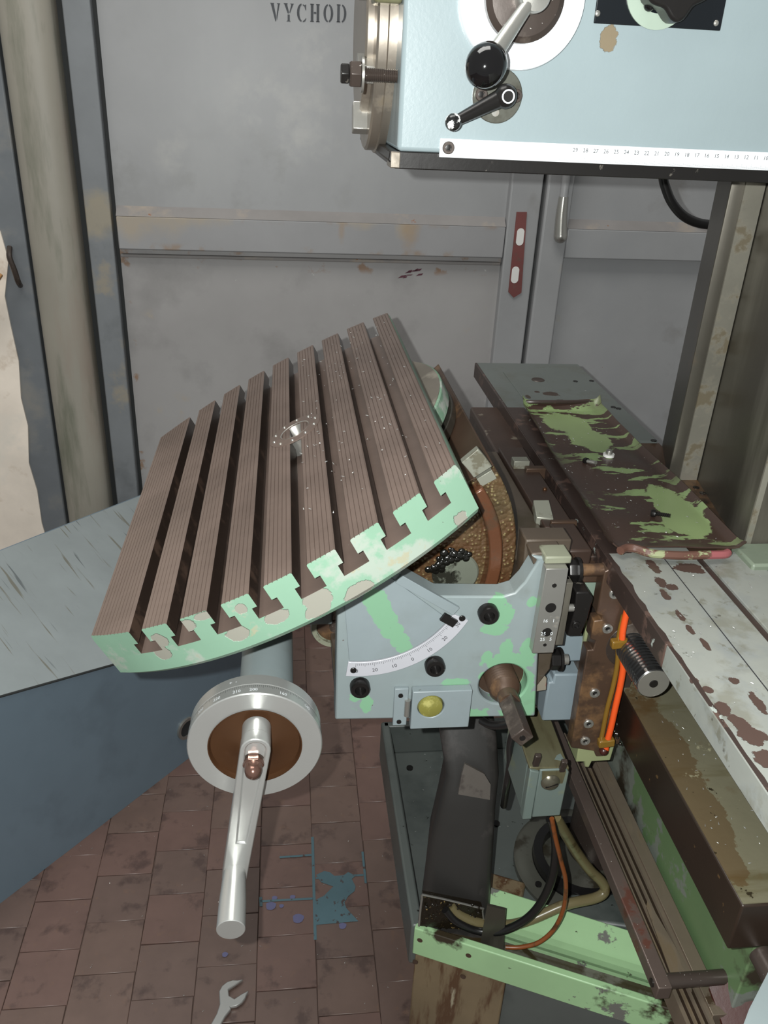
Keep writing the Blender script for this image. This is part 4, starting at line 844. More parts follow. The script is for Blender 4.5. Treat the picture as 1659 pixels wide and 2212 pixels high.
for nm, (px, py), d, lab in (('loose_screw', (1434, 1112), (.8, -.55, .10), 'black screw lying on green patch of the sheet tray'), ('loose_screw', (1279, 998), (.4, -.9, .25), 'short bright screw lying in the middle of the sheet tray')):
    c = at(px, py, Z=tz + .009); d = Vector(d).normalized()
    r = thing(nm, (c.x, c.y, tz + .005), lab, 'screw')
    MB().lathe(c - d * .010, d, [(.0022 + (.0007 if k % 2 else 0), .0012 * k) for k in range(16)], 12).build('thread', 'black' if px > 1400 else 'steel', r)
    MB().lathe(c - d * .016, d, [(.0045, 0), (.0052, .002), (.0048, .006)], 12).build('head', 'black', r)

# ================================================================== SADDLE AND APRON BETWEEN BRACKET AND PLATE
sd = thing('saddle', (.36, 1.0, .76), 'dark oily saddle with notched screw plate beside the grey bracket', 'machine saddle')
MB().box(.331, .405, .875, 1.42, .90, 1.040).build('saddle_block', 'brown_dark', sd, .003)
MB().box(.331, .372, .93, 1.20, 1.040, 1.052).build('raised_pad', 'brown_dark', sd, .002)
MB().box(.336, .370, .858, .93, 1.030, 1.058).build('end_pad', 'brown_dark', sd, .003)
mb = MB().xz([(.333, 1.018), (.383, 1.018), (.383, 1.034), (.348, 1.036), (.348, 1.052), (.333, 1.052)], .846, .874); mb.build('upper_clamp', 'brown', sd, .002)
c = at(1168, 1100, Z=1.06); MB().prism([(c.x - .008, c.y - .012, 1.054), (c.x + .014, c.y - .016, 1.054), (c.x + .014, c.y + .012, 1.068), (c.x - .008, c.y + .012, 1.068)], (0, 0, -.014)).build('bright_key', 'dull_key', sd, .001)
c = at(1112, 995, Z=1.06); MB().box(c.x - .004, c.x + .02, c.y - .012, c.y + .006, 1.04, 1.064).build('bright_key', 'dull_key', sd, .001)
c = at(1135, 1005, Z=1.06); MB().box(c.x, c.x + .04, c.y - .008, c.y + .004, 1.04, 1.058).build('cross_bar', 'brown', sd, .001)
c = at(1190, 1125, Z=1.06); MB().box(c.x, c.x + .035, c.y - .003, c.y + .004, 1.045, 1.060).build('cross_bar', 'brown', sd, .001)
for px, py in ((1177, 1057), (1220, 1137)): c = at(px, py, Z=1.053); MB().ball((c.x, c.y, 1.053), .0032, 12).build('grease_nipple', 'brass', sd)
# grey castings facing the viewer
MB().xz([(.3415, .790), (.3895, .789), (.3900, .868), (.3480, .869), (.3480, .856), (.3415, .856)], .858, .90).build('lower_casting', 'cast_grey', sd, .0025)
MB().xz([(.3360, .886), (.3870, .886), (.3900, .906), (.3780, .930), (.3640, .952), (.3550, .965), (.3360, .965)], .862, .90).build('middle_casting', 'cast_grey', sd, .0025)
MB().xz([(.3520, .965), (.3740, .953), (.3740, .976), (.3840, .982), (.3860, 1.010), (.3780, 1.018), (.3520, 1.018)], .856, .90).build('upper_casting', 'green_grey', sd, .003)
MB().box(.331, .40, .90, 1.1, .78, .90).build('inner_block', 'dark', sd)
MB().xz([(.3800, .905), (.3900, .892), (.3905, .925), (.3830, .955), (.3780, .955)], .857, .862).build('chipped_patch', 'olive', sd)
# brown screw plate with notches
pz = [(.3755, .770), (.4090, .762), (.4135, .752), (.4240, .752), (.4265, .768), (.4230, 1.045), (.3860, 1.052), (.3755, 1.046), (.3755, .986), (.3835, .982), (.3840, .976), (.3740, .975), (.3740, .948), (.3815, .945), (.3800, .931), (.3725, .931)]
sp = MB().xz(pz, .826, .846).build('screw_plate', 'brown', sd, .0015)
for z in (1.0151, .964, .863, .8118, .7822): socket_screw('plate_screw', sp, (.3930, .8262, z), (0, -1, 0), .0068, .0030, 'steel')
MB().box(.383, .45, .846, .98, .77, 1.03).build('plate_backing', 'dark', sd)
c = at(1300, 1640, Y=.835); MB().xz([(.389, .738), (.4010, .738), (.4035, .728), (.4095, .727), (.4120, .738), (.4380, .738), (.4400, .772), (.389, .772)], .832, .87).build('wiper_bracket', 'olive', sd, .0015)
mb = MB(); rs = random.Random(11)
for k in range(60): mb.ball((rs.uniform(.424, .45), rs.uniform(.83, .85), rs.uniform(.765, .82)), rs.uniform(.0015, .005), 6)
o = mb.build('chip_sludge', 'sludge', sd); o['kind'] = 'stuff'
MB().box(.426, .452, .846, .87, .755, .83).build('sludge_backing', 'brown', sd)
# clamp bolts beside the strip
hb = at(1229, 1236, Y=.83); b1 = MB().hexa((hb.x + .012, .835, hb.z), (-1, 0, 0), .0125, .013).build('clamp_bolt', 'black', sd, .0006); MB().cyl((hb.x + .014, .835, hb.z), (-1, 0, 0), .0155, .004, 24).build('bolt_washer', 'black', b1)
MB().cyl((hb.x + .013, .835, hb.z), (1, 0, 0), .008, .03, 16).build('bolt_shank', 'brown', b1)
lb = at(1197, 1433, Y=.83); b2 = MB().hexa((lb.x + .008, .838, lb.z), (-1, 0, 0), .0135, .012).build('clamp_bolt', 'black', sd, .0006); MB().cyl((lb.x + .02, .838, lb.z), (-1, 0, 0), .007, .05, 16).build('bolt_shank', 'steel', b2)
MB().cyl((lb.x + .008, .838, lb.z), (1, 0, 0), .0155, .003, 24).build('bolt_washer', 'black', b2)
# little stop block with pin
sb = at(1240, 1305, Y=.815)
st_ = MB().xz([(sb.x - .008, sb.z - .036), (sb.x + .009, sb.z - .036), (sb.x + .014, sb.z - .012), (sb.x + .016, sb.z + .018), (sb.x + .010, sb.z + .026), (sb.x - .006, sb.z + .026), (sb.x - .004, sb.z)], .800, .835).build('stop_block', 'black', sd, .0015)
MB().cyl((sb.x - .002, .806, sb.z + .001), (-1, 0, 0), .0048, .020, 16).build('stop_pin', 'steel', st_)
socket_screw('stop_screw', st_, (sb.x + .001, .8005, sb.z - .020), (0, -1, 0), .0055, .003, 'black')
MB().box(.309, .326, .804, .84, .975, 1.05).build('rear_strip', 'way', sd, .001)
rp = at(1185, 1470, Y=.835); MB().xz([(.308, rp.z - .018), (.331, rp.z - .015), (.329, rp.z + .004), (.320, rp.z + .016), (.308, rp.z + .012)], .834, .85).build('red_tab', 'red_tab', sd, .001)
# round hose ring behind the saddle
rq = at(1085, 935, Y=1.42)
MB().ring((rq.x, 1.42, rq.z - .012), (0, -1, .25), .036, .044, .02, 40).build('rear_ring', 'black', sd)
MB().box(rq.x - .012, rq.x + .006, 1.40, 1.43, rq.z - .04, rq.z - .005).build('teal_tab', 'teal', sd)
MB().box(rq.x + .008, rq.x + .03, 1.38, 1.44, rq.z - .045, rq.z - .012).build('rear_lug', 'pan', sd)

# leadscrew
ls = thing('leadscrew', (.43, .76, .915), 'bright steel leadscrew end with turned threads under the plate edge', 'leadscrew')
c = at(1412, 1477, Z=.936); X0, Y0, Z0 = c.x, c.y, .936
MB().lathe((X0, Y0, Z0), (0, 1, 0), [(.0195, 0), (.0205, .001), (.0205, .004)] + sum([[(.0205, .005 + .0058 * k), (.0205, .0078 + .0058 * k), (.0182, .0088 + .0058 * k), (.0182, .0102 + .0058 * k)] for k in range(14)], []) + [(.0205, .10)], 40).build('thread', 'chrome', ls, sharp=40)
MB().lathe((X0, Y0 + .0003, Z0), (0, -1, 0), [(.0195, 0), (.0190, .0006), (.0055, .0006), (.0045, -.001), (0, -.004)], 32).build('end_face', 'steel', ls)
MB().lathe((X0, Y0 - .0005, Z0), (0, -1, 0), [(.0052, 0), (.005, .0006), (0, .0007)], 12).build('centre_drill', 'black', ls)
MB().cyl((X0 + .002, Y0 + .075, Z0), (0, 1, 0), .034, .03, 36).build('nut_flange', 'dark', ls, .001)
oc = at(1364, 1384, Y=.84); MB().ball(oc, .007, 16).build('ball_oiler', 'black', ls)
oc2 = at(1384, 1358, Y=.84); MB().lathe(oc2, (.1, -1, 0), [(.008, -.01), (.008, .004), (.0075, .010), (.006, .012)], 18).build('hose_nipple', 'steel', ls)

# ================================================================== KNEE BED RUNNING TOWARDS THE VIEWER
kn = thing('knee_bed', (.50, .70, .50), 'oily knee bed with way cover, grooved rail and green flank', 'machine bed')
KX = .4388
MB().box(KX, .60, .513, .86, .787, .8515).build('cover_sides', 'cover_side', kn, .002)
MB().box(KX + .0015, .5985, .515, .858, .8516, .8528).build('cover_top', 'cover', kn)
MB().tube([(.478, .513, .776), (.478, .20, .776)], .0125, 16, 1).build('feed_rod', 'dark', kn)
MB().box(.500, .56, .548, 1.02, .50, .786).build('green_flank', 'bed_green', kn, .002)
rz = .62; rx = .4435
prof = [(rx, rz - .03), (rx, rz)] + sum([[(rx + .005 + .0085 * k, rz), (rx + .0066 + .0085 * k, rz - .0035), (rx + .0098 + .0085 * k, rz - .0035), (rx + .0114 + .0085 * k, rz)] for k in range(3)], []) + [(rx + .0335, rz), (rx + .0335, rz - .03)]
gr_ = MB().xz(prof, .42, 1.02).build('grooved_rail', 'rail', kn)
for k in range(3): MB().box(rx + .0064 + .0085 * k, rx + .0100 + .0085 * k, .42, 1.02, rz - .0036, rz - .0028).build('groove', 'cover_side', gr_)  # dark strips paint shade onto the groove bottoms
MB().box(rx + .0335, rx + .0515, .545, 1.02, rz - .03, rz + .0035).build('light_land', 'rail', kn, .0006)
MB().box(rx + .0515, .5005, .42, 1.02, rz - .04, rz - .006).build('dark_channel', 'dark', kn)
MB().prism([(rx + .006, .60, rz + .001), (rx + .012, .69, rz + .001), (rx + .018, .70, rz + .001), (rx + .030, .60, rz + .001), (rx + .022, .575, rz + .001)], (0, 0, .002)).build('wiper_flap', 'rail', kn)
# long square bar in front with cross rod
br2 = thing('guide_bar', (.43, .55, .60), 'long square steel bar with cross rod below the switch box', 'guide bar')
bz = .655; p_near = at(1460, 2129, Z=bz); p_far = at(1209, 1578, Z=bz)
bxr = (p_near.x + p_far.x) / 2
MB().box(bxr - .017, bxr, p_near.y - .002, 1.06, bz - .020, bz).build('bar', 'bar_steel', br2, .0012)
MB().cyl((bxr - .012, p_near.y + .012, bz - .0095), (1, 0, 0), .0085, .085, 18).build('cross_rod', 'dark', br2)
MB().cyl((bxr - .0172, p_near.y + .012, bz - .010), (-1, 0, 0), .005, .001, 14).build('rod_end', 'black', br2)
# dark red sheet and pale guard corner at the lower right edge
rs_ = [at(1532, 2132, Z=.632), at(1560, 2110, Z=.65), at(1700, 2090, Z=.66), at(1700, 2260, Z=.62), at(1578, 2260, Z=.605)]
solo(MB().prism(rs_, (0, 0, -.004)), 'red_chip_sheet', 'redsheet', 'oily dark red chip sheet at the lower right edge', 'chip sheet')
pc_ = [at(1659, 2100, Z=.80), at(1618, 2180, Z=.78), at(1596, 2240, Z=.78), at(1760, 2260, Z=.78), at(1760, 2080, Z=.80)]
solo(MB().prism(pc_, (0, 0, -.006)), 'guard_corner', 'grey', 'pale grey guard corner cut off at the lower right', 'guard')

# ================================================================== SWITCH BOX
sw = thing('switch_box', (.34, .80, .67), 'grey green limit switch box with domed screw hanging under the bracket', 'switch box')
sx0, sx1, sy0, sy1, sz0, sz1 = .314, .3665, .800, .915, .672, .764
MB().box(sx0, sx1, sy0 + .012, sy1, sz0, sz1 - .004).build('case', 'switch', sw, .004)
fc = MB().xz([(sx0 + .013, sz0), (sx1, sz0 + .001), (sx1 + .001, sz1 - .012), (sx1 - .004, sz1 - .006), (sx0 + .013, sz1 - .006)], sy0, sy0 + .012).build('front_cover', 'switch', sw, .0015)
MB().xz([(sx0 - .001, sz0 - .001), (sx0 + .012, sz0 - .001), (sx0 + .012, sz1 - .008), (sx0 - .001, sz1 - .004)], sy0 - .002, sy0 + .012).build('side_flange', 'switch', sw, .0015)
MB().prism([(sx0 - .001, sy0 + .002, sz1 - .002), (sx1 + .001, sy0 + .002, sz1 - .006), (sx1 + .001, sy1, sz1 + .002), (sx0 - .001, sy1, sz1 + .004)], (0, 0, -.006)).build('lid', 'switch_lid', sw, .0015)
MB().xz([(sx0 + .016, sz1 - .008), (sx1 - .004, sz1 - .008), (sx1 - .006, sz1 - .030), (sx0 + .018, sz1 - .030)], sy0 - .0015, sy0).build('lid_tab', 'switch_lid', sw)
dq = at(1190, 1693, Y=sy0 - .004)
dm = MB().lathe((dq.x, sy0 - .0005, dq.z), (0, -1, 0), [(.0130, 0), (.0128, .002), (.010, .0055), (.006, .0072), (0, .0078)], 32, True, False).build('domed_screw', 'dome', sw)
MB().obox((dq.x, sy0 - .0079, dq.z), (1, 0, .35), (0, 1, 0), (-.35, 0, 1), .0085, .0006, .0008).build('screw_slot', 'black', dm)
for px, py in ((1160, 1643), (1217, 1655)): c = at(px, py, Y=sy0 - .002); MB().obox((c.x, sy0 - .001, c.z), (1, 0, 0), (0, 1, .35), (0, -.2, 1), .004, .003, .011).build('spring_clip', 'dark', sw, .001)

# ================================================================== BASE PAN
bp = thing('base_pan', (.45, 1.1, .25), 'dark grey coolant pan of the machine base with green front frame', 'coolant pan')
X_0 = .196; ZR = .35; ZB = .275
MB().box(X_0 - .004, X_0 + .014, .885, 1.372, ZB - .02, ZR).build('left_wall', 'pan', bp, .004)
MB().box(X_0, .95, 1.356, 1.372, ZB, ZR).build('rear_wall', 'pan', bp, .003)
g0 = at(895, 2005, Z=ZR); g1 = at(1465, 2186, Z=ZR); gd_ = (g1 - g0).normalized(); gp_ = Vector((-gd_.y, gd_.x, 0))
g2 = g1 + gd_ * .25
def gbox(o0, o1, z0, z1, a=0.0, b=0.0):
    s = g0 + gd_ * a; e = g2 - gd_ * b
    return MB().prism([Vector((q.x, q.y, z0)) for q in (s + gp_ * o0, e + gp_ * o0, e + gp_ * o1, s + gp_ * o1)], (0, 0, z1 - z0))
f0 = g0 + gp_ * .05; f1 = g2 + gp_ * .05
MB().xy([(X_0, f0.y), (f0.x, f0.y), (f1.x, f1.y), (.95, f1.y), (.95, 1.372), (X_0, 1.372)], ZB - .012, ZB).build('pan_floor', 'pan', bp)
gbox(0, .012, .288, ZR).build('front_frame', 'pan_green', bp, .002)
gbox(.012, .050, .288, .318).build('oil_channel', 'channel', bp)
gbox(.050, .062, .288, ZR - .006, .10).build('inner_web', 'pan_green', bp)
MB().prism([g0 + gd_ * .10 + gp_ * .050 + Vector((0, 0, -.016)), g2 + gp_ * .050 + Vector((0, 0, -.016)), g2 + gp_ * .105 + Vector((0, 0, .006)), g0 + gd_ * .10 + gp_ * .115 + Vector((0, 0, .006))], (0, 0, -.01)).build('green_apron', 'pan_green', bp, .002)
for px, py in ((907, 2031), (1012, 2064), (897, 2078), (1000, 2110)):
    c = on_plane(px, py, g0, gp_); MB().cyl(c + gp_ * .001, -gp_, .0046, .0016, 14).build('frame_screw', 'brown', bp)
# stained leg under the corner and dark plinth behind
l0 = g0 + gd_ * .004 + gp_ * .004; l1 = g0 + gd_ * .155 + gp_ * .004
MB().prism([Vector((q.x, q.y, 0)) for q in (l0, l1, l1 + gp_ * .2, l0 + gp_ * .2)], (0, 0, .287)).build('stained_leg', 'stained', bp, .004)
MB().prism([Vector((q.x, q.y, 0)) for q in (l1 + gp_ * .03, g2 + gp_ * .06, g2 + gp_ * .3, l1 + gp_ * .3)], (0, 0, .28)).build('plinth', 'pan', bp)
# pump flange with gland, ring and riser column
pf = at(1262, 1852, Z=.30)
fl1 = thing('pump_flange', (pf.x, pf.y, ZB), 'oily round flange with dark gland ring in the coolant pan', 'pump flange')
MB().lathe((pf.x, pf.y, ZB), (0, 0, 1), [(.128, 0), (.128, .012), (.122, .016), (.095, .017), (.090, .010), (.05, .010)], 56).build('flange', 'plugflange', fl1)
MB().ring((pf.x - .004, pf.y, ZB + .012), (0, 0, 1), .074, .090, .022, 48).build('gland_ring', 'rubber', fl1)
MB().cyl((pf.x + .03, pf.y + .03, ZB + .01), (0, 0, 1), .050, .16, 40).build('riser', 'dark', fl1, .002)
MB().cyl((pf.x + .02, pf.y + .06, ZB + .17), (0, 0, 1), .060, .05, 40).build('riser_collar', 'brown', fl1, .003)
for a in (205, 250, 295): MB().cyl((pf.x + .109 * math.cos(math.radians(a)), pf.y + .109 * math.sin(math.radians(a)), ZB + .0165), (0, 0, 1), .006, .003, 14).build('flange_bolt', 'black', fl1)
bk = at(1330, 1985, Z=.31)
MB().xy([(bk.x - .10, bk.y + .015), (bk.x + .02, bk.y - .012), (bk.x + .035, bk.y - .05), (bk.x + .10, bk.y - .05), (bk.x + .10, bk.y + .06), (bk.x - .06, bk.y + .06)], ZB, ZB + .03).build('pump_foot', 'pan', fl1, .006)
for px, py in ((1078, 1911), (1072, 1780), (885, 1660)): c = at(px, py, Z=ZB); MB().cyl((c.x, c.y, ZB), (0, 0, 1), .007, .003, 12).build('pan_screw', 'black', bp)

# ================================================================== DUCT
def sec_at(px, py, Y, w, d):
    return at(px, py, Y=Y), w, d
secs = [((979, 2020), .925, .060, .045), ((983, 1955), .935, .058, .045), ((996, 1800), .97, .053, .040), ((1008, 1715), .985, .046, .036), ((1018, 1650), 1.00, .043, .034), ((1008, 1570), 1.03, .046, .034), ((1000, 1520), 1.05, .046, .034)]
du = thing('cable_duct', (.26, .93, .28), 'black rubber duct rising from the green pan corner to the bracket', 'duct')
vs = []; fs = []; nd = 16
for k, ((px, py), Y, hw, hd) in enumerate(secs):
    c = at(px, py, Y=Y)
    if k == 0: c.z = max(c.z, .285)
    ang = -.33 * (1 - k / 6)
    for i in range(nd):
        t = 2 * PI * i / nd + PI / nd; ct, s_ = math.cos(t), math.sin(t)
        e = .35; x = hw * math.copysign(abs(ct) ** e, ct); y = hd * math.copysign(abs(s_) ** e, s_)
        vs.append((c.x + x * math.cos(ang) - y * math.sin(ang), c.y + x * math.sin(ang) + y * math.cos(ang), c.z))
for k in range(len(secs) - 1):
    for i in range(nd): i2 = (i + 1) % nd; fs.append((k * nd + i, k * nd + i2, (k + 1) * nd + i2, (k + 1) * nd + i))
fs.append(tuple(range(nd))[::-1]); fs.append(tuple(range(len(vs) - nd, len(vs))))
MB().add(vs, fs).build('duct_body', 'duct', du, sharp=45)
# duct mouth full of oily chips, worn grey patch, clip plate
m0 = at(985, 1972, Y=.885)
c0 = [at(915, 1937, Y=.89), at(1042, 1962, Y=.885), at(1046, 2012, Y=.88), at(905, 2000, Y=.88)]
MB().prism(c0, (0, .012, 0)).build('mouth', 'sludge', du)
MB().tube([c0[3], c0[0] + Vector((-.002, 0, -.004)), c0[0] + Vector((.006, 0, .002)), c0[1] + Vector((-.006, 0, .002)), c0[1] + Vector((.001, 0, -.006)), c0[2]], .0018, 8, 3).build('mouth_edge', 'steel', du)
mb = MB(); rs = random.Random(4)
for k in range(50):
    q = at(rs.uniform(915, 1035), rs.uniform(1950, 2005), Y=.883); mb.ball(q, rs.uniform(.001, .0035), 6)
o = mb.build('chips', 'sludge', du); o['kind'] = 'stuff'
w_ = [at(1004, 1650, Y=.957), at(1046, 1672, Y=.957), at(1060, 1695, Y=.956), at(1058, 1728, Y=.950), at(990, 1716, Y=.950), at(996, 1680, Y=.953)]
MB().prism(w_, (0, .004, 0)).build('worn_patch', 'duct_worn', du)
cl = [at(1052, 1956, Y=.868), at(1092, 1966, Y=.862), at(1088, 2056, Y=.850), at(1036, 2046, Y=.856)]
solo(MB().prism(cl, (0.002, .004, 0)), 'clip_plate', 'way', 'small grey steel plate standing beside the duct mouth', 'plate')

# ================================================================== HOSES AND CABLES
def hose(name, pts, r, mat, label, cat='hose', n=12):
    return solo(MB().tube([at(x, y, Y=Y) for x, y, Y in pts], r, n, 8), name, mat, label, cat)
hose('black_hose', [(1188, 1768, .84), (1198, 1800, .84), (1200, 1850, .84), (1190, 1905, .84), (1165, 1955, .845), (1130, 1990, .85), (1080, 2012, .86), (1030, 2010, .87), (985, 1990, .875), (962, 1965, .88)], .0065, 'rubber', 'black rubber hose looping from the switch box to the duct mouth')
hose('orange_wire', [(1192, 1768, .83), (1200, 1810, .83), (1212, 1860, .83), (1222, 1905, .83), (1218, 1960, .83), (1198, 2005, .83), (1165, 2035, .83), (1125, 2046, .835), (1092, 2046, .84)], .0035, 'orange_dirty', 'thin dirty orange wire curving down over the green frame', 'wire')
hose('beige_hose', [(1200, 1765, .86), (1218, 1795, .87), (1245, 1840, .89), (1275, 1880, .90), (1300, 1905, .90), (1306, 1925, .895), (1285, 1940, .89), (1220, 1955, .885), (1150, 1985, .88), (1100, 1998, .878), (1040, 1995, .88), (990, 1975, .884), (972, 1955, .888)], .0085, 'beige_hose', 'dirty beige hose with a sharp kink in the coolant pan')
hose('black_cable', [(1120, 1558, .86), (1110, 1580, .87), (1102, 1610, .88), (1102, 1650, .89), (1094, 1700, .90), (1088, 1740, .95)], .0055, 'rubber', 'black cable hanging below the threaded shaft', 'cable')
hose('bracket_cable', [(1040, 1556, .90), (1060, 1566, .885), (1090, 1566, .87), (1118, 1556, .855)], .006, 'rubber', 'short black cable under the lower bracket edge', 'cable')
oc = thing('orange_cable', at(1310, 1622, Y=.82), 'bright orange cable strapped to the brown screw plate', 'cable')
MB().tube([at(x, y, Y=.819) for x, y in ((1359, 1300), (1353, 1325), (1345, 1365), (1344, 1400), (1346, 1440), (1340, 1480), (1330, 1525), (1320, 1570), (1311, 1605), (1308, 1622))], .0042, 12, 6).build('sheath', 'orange', oc)
MB().ball(at(1304, 1622, Y=.819), .0065, 14).build('sealed_end', 'redsheet', oc)
for px, py in ((1338, 1389), (1309, 1603)): c = at(px, py, Y=.8185); MB().obox(c, (1, 0, .1), (0, 1, 0), (-.1, 0, 1), .011, .0052, .006).build('strap', 'amber', oc, .002)
hose('amber_hose', [(1347, 1330, .822), (1336, 1380, .822), (1334, 1430, .822), (1325, 1480, .822), (1312, 1530, .822), (1302, 1580, .822), (1298, 1600, .822)], .0032, 'amber', 'thin amber oil hose beside the bright orange cable')
hose('column_cable', [(1432, 380, 1.45), (1436, 400, 1.45), (1450, 435, 1.45), (1475, 465, 1.45), (1510, 482, 1.45), (1560, 488, 1.45)], .008, 'rubber', 'black cable drooping behind the column under the head', 'cable')

# ================================================================== MILLING HEAD
YH = .85
hd = thing('milling_head', (.35, YH, 1.482), 'pale blue grey milling head with levers, dial ring and ruler', 'milling head')
MB().box(.1045, 1.30, YH, 1.20, 1.498, 1.98).build('housing', 'head', hd, .004)
MB().xz([(.0975, 1.4965), (.0965, 1.490), (.103, 1.4825), (1.30, 1.4825), (1.30, 1.498), (.0975, 1.498)], YH + .001, 1.19).build('slideway', 'black', hd, .001)
MB().box(.0985, .108, YH + .0005, YH + .03, 1.483, 1.4975).build('slideway_end', 'flange', hd, .001)
# ruler with numbers
ru = MB().box(.1445, 1.2, YH - .003, YH, 1.4945, 1.5108).build('ruler', 'white_metal', hd, .0004)
x26 = at(1309, 328, Y=YH - .003).x
mb = MB()
for k in range(0, 300):
    x = x26 + (k - 100) * .001
    if x < .20 or x > .56: continue
    L = .0042 if k % 10 == 0 else (.0032 if k % 5 == 0 else .0022)
    mb.add([(x - .0001, YH - .0031, 1.4950), (x + .0001, YH - .0031, 1.4950), (x + .0001, YH - .0031, 1.4950 + L), (x - .0001, YH - .0031, 1.4950 + L)], [(0, 1, 2, 3)])
mb.build('ruler_lines', 'print', ru)
mb = MB()
for n_ in range(8, 30): text_mb(str(n_), .0052, (x26 + (26 - n_) * .0102, YH - .0031, 1.5055), (1, 0, 0), (0, 0, 1), .0001, mb)
mb.build('ruler_numbers', 'print', ru)
q = at(968, 319, Y=YH - .003); socket_screw('ruler_screw', ru, (q.x, YH - .003, q.z), (0, -1, 0), .0057, .003, 'dark')
# selector dial: white ring, dark plate, hub, lever with black ball
dq = at(1131, -4, Y=YH - .008); dxz = (dq.x, dq.z)
MB().lathe((dxz[0], YH, dxz[1]), (0, -1, 0), [(.0565, 0), (.0565, .006), (.0555, .008), (.036, .0085)], 72).build('dial_ring', 'white_metal', hd)
MB().lathe((dxz[0], YH - .0085, dxz[1]), (0, -1, 0), [(.0355, -.001), (.0350, .006), (.030, .010), (.012, .012)], 56).build('dial_plate', 'dark', hd)
hq = at(1150, -8, Y=YH - .03); 
MB().lathe((hq.x, YH - .018, hq.z), (0, -1, 0), [(.0135, 0), (.0135, .022), (.012, .025), (0, .026)], 32, True, False).build('dial_hub', 'steel', hd)
kq = at(1050, 141, Y=YH - .062); h0 = Vector((hq.x, YH - .034, hq.z)); kd = (kq - h0).normalized()
lv = MB().tube([h0, kq], .0066, 16, 1, rad=lambda t: .0056 + .0022 * t).build('selector_lever', 'steel', hd)
MB().ball(kq, .0176, 36, kd, 1.08).build('ball_knob', 'gloss', lv)
# small crank lever on a round flange
fq = at(1075, 207, Y=YH - .003)
fl2 = MB().lathe((fq.x, YH, fq.z), (0, -1, 0), [(.0233, 0), (.0233, .0025), (.0225, .0032)], 40).build('lever_flange', 'plugflange', hd)
for px, py in ((1039, 204), (1114, 207)): c = at(px, py, Y=YH - .0032); socket_screw('flange_screw', fl2, (c.x, YH - .0032, c.z), (0, -1, 0), .0058, .003, 'dark')
c = at(1070, 243, Y=YH - .0032); MB().cyl((c.x, YH - .0032, c.z), (0, -1, 0), .0035, .0008, 14).build('flange_pin', 'steel', fl2)
pv = at(1092, 208, Y=YH - .020); bq = at(979, 264, Y=YH - .030)
l2 = MB().tube([Vector(pv) + Vector((0, .004, 0)), Vector(pv) * .55 + Vector(bq) * .45 + Vector((0, .002, 0)), bq], .005, 14, 4, rad=lambda t: .0088 - .0046 * t).build('crank_lever', 'black', hd)
MB().ball((pv.x, pv.y, pv.z), .0105, 24, (0, 1, 0), .9).build('lever_boss', 'black', l2)
MB().ring((pv.x, YH - .0302, pv.z), (0, -1, 0), .0046, .0058, .0012, 28).build('circlip', 'white_metal', l2); MB().cyl((pv.x, YH - .0285, pv.z), (0, -1, 0), .0046, .002, 20).build('pivot_pin', 'black', l2)
MB().cyl((pv.x, YH, pv.z), (0, -1, 0), .0075, .016, 20).build('pivot_post', 'black', l2)
MB().ball(bq, .0076, 20).build('lever_ball', 'chipped_black', l2)
# black plate with a star knob
a = at(1283, 49, Y=YH - .002); b = at(1556, 68, Y=YH - .002)
bpz = MB().box(a.x, b.x, YH - .002, YH, 1.6110, 1.70).build('black_plate', 'blackplate', hd, .0008)
for px, py in ((1291, 29), (1547, 50)): c = at(px, py, Y=YH - .002); MB().ball((c.x, YH - .002, c.z), .0026, 12, (0, 1, 0), .5).build('plate_rivet', 'steel', bpz)
kq2 = at(1430, -22, Y=YH - .006)
MB().ring((kq2.x, YH - .002, kq2.z), (0, -1, 0), .018, .031, .0015, 48).build('knob_scale', 'knobscale', bpz)
pts = []
for i in range(60):
    t = 2 * PI * i / 60; r = .0265 + .0035 * math.cos(5 * t + 1.0); pts.append((kq2.x + .008 + r * math.cos(t), kq2.z + .004 + r * math.sin(t)))
MB().xz(pts, YH - .028, YH - .004).build('star_knob', 'black', bpz, .003)
c = at(1403, 11, Y=YH - .008); MB().ball((c.x, YH - .008, c.z), .0052, 14).build('index_ball', 'gloss', bpz)
# spindle flange on the left end, with drive dogs, plus a long stud with nut
FC = (1.005, 1.604)
fg = MB().lathe((.1045, FC[0], FC[1]), (-1, 0, 0), [(.118, 0), (.118, .008), (.1155, .009), (.1155, .017), (.113, .019), (.06, .019)], 72).build('spindle_flange', 'flange', hd, sharp=25)
MB().lathe((.0855, FC[0], FC[1]), (-1, 0, 0), [(.085, 0), (.085, .006), (.083, .008), (.05, .008)], 56).build('spindle_nose', 'flange', hd, sharp=25)
for ang in (205, 158, 250): 
    t = math.radians(ang); cy, cz = FC[0] + .088 * math.cos(t), FC[1] + .088 * math.sin(t)
    MB().obox((.079, cy, cz), (1, 0, 0), (0, math.cos(t), math.sin(t)), (0, -math.sin(t), math.cos(t)), .0085, .014, .0085).build('drive_dog', 'steel', hd, .001)
sq = at(862, 165, Y=.875)
sdz = MB().lathe((.104, .875, sq.z), (-1, 0, 0), [(.0058 - (.0008 if k % 2 else 0), .0009 * k) for k in range(38)], 20).build('stud', 'dark', hd)
MB().cyl((.0725, .875, sq.z), (-1, 0, 0), .0155, .0022, 28).build('stud_washer', 'steel', sdz); MB().hexa((.0700, .875, sq.z), (-1, 0, 0), .0122, .0105).build('stud_nut', 'dark', sdz, .0006)
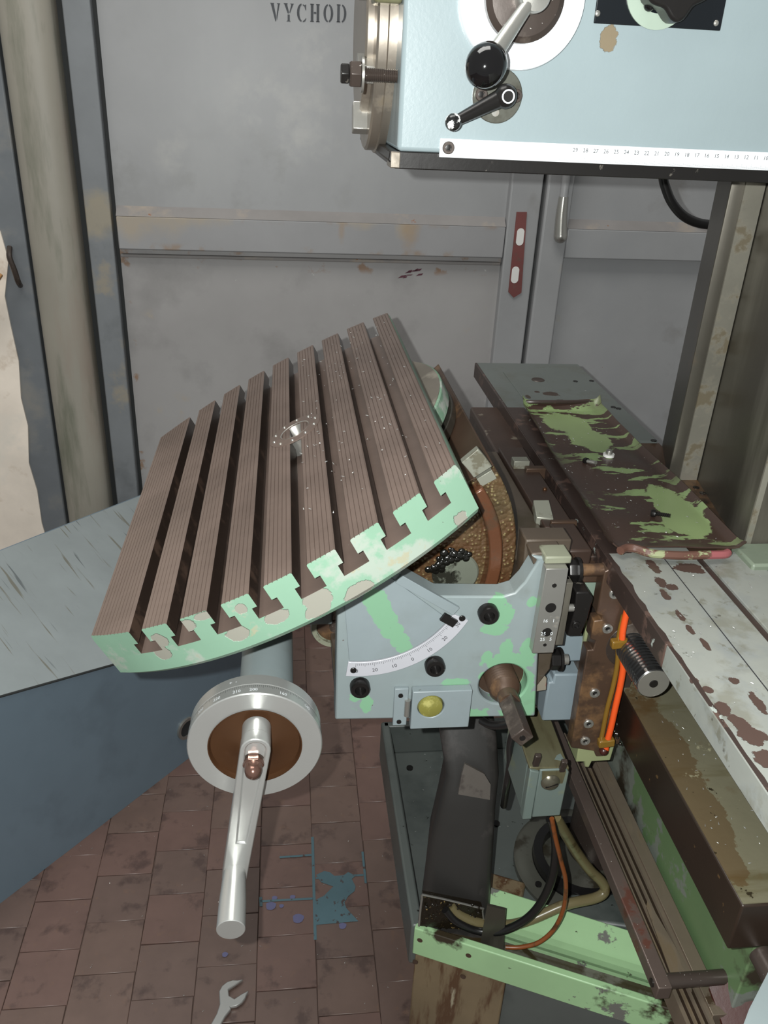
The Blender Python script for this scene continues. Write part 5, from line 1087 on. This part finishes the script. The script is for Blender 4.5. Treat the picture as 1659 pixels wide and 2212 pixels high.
MB().hexa((.0588, .875, sq.z), (-1, 0, 0), .0095, .0075).build('stud_head', 'black', sdz, .0008)
MB().box(.0795, .1045, .862, .90, 1.618, 1.75).build('upper_bracket', 'flange_green', hd, .003)

# ------------------------------------------------------------------ metal swarf
def swarf(name, pts, label, seed):
    rs = random.Random(seed); mb = MB()
    for p in pts:
        L = rs.uniform(.0012, .0042); w = rs.uniform(.0003, .0008); a = rs.uniform(0, PI); d = Vector((math.cos(a), math.sin(a), rs.uniform(-.1, .3))); n = Vector((-d.y, d.x, 0)) * w
        c = Vector(p) + Vector((0, 0, .0006)); mb.add([c - d * L / 2 - n, c - d * L / 2 + n, c + d * L / 2 + n * .4, c + d * L / 2 - n * .4, c + Vector((0, 0, w))], [(0, 1, 2, 3), (0, 1, 4), (1, 2, 4), (2, 3, 4), (3, 0, 4)])
    o = solo(mb, name, 'alu', label, 'metal chips', loc=(pts[0][0], pts[0][1], pts[0][2])); o['kind'] = 'stuff'
rs = random.Random(21)
swarf('floor_swarf', [at(rs.uniform(150, 860), rs.uniform(1650, 2190), Z=.0005) for k in range(70)], 'tiny bright metal chips scattered over the brown floor', 1)
swarf('tray_swarf', [Vector((rs.uniform(.40, .53), rs.uniform(.86, 1.33), PZ + .0085)) for k in range(60)], 'tiny bright metal chips scattered on the sheet tray', 2)
swarf('plate_swarf', [Vector((rs.uniform(.39, .56), rs.uniform(.45, .83), PZ + .0006)) for k in range(40)], 'tiny metal chips scattered on the near end of the cover plate', 3)
swarf('pan_swarf', [at(rs.uniform(860, 1300), rs.uniform(1620, 1980), Z=ZB + .001) for k in range(90)], 'tiny bright metal chips in the coolant pan', 4)
swarf('bed_swarf', [Vector((rs.uniform(.445, .56), rs.uniform(.53, .80), .8534)) for k in range(60)], 'tiny metal chips scattered on the way cover', 5)
swarf('table_swarf', [TC + Matrix.Rotation(-TA, 3, 'Y') @ Vector((rs.uniform(.03, .185), rs.uniform(-.28, .3), .0012)) for k in range(110)], 'tiny bright metal chips scattered over the tilted table top', 6)
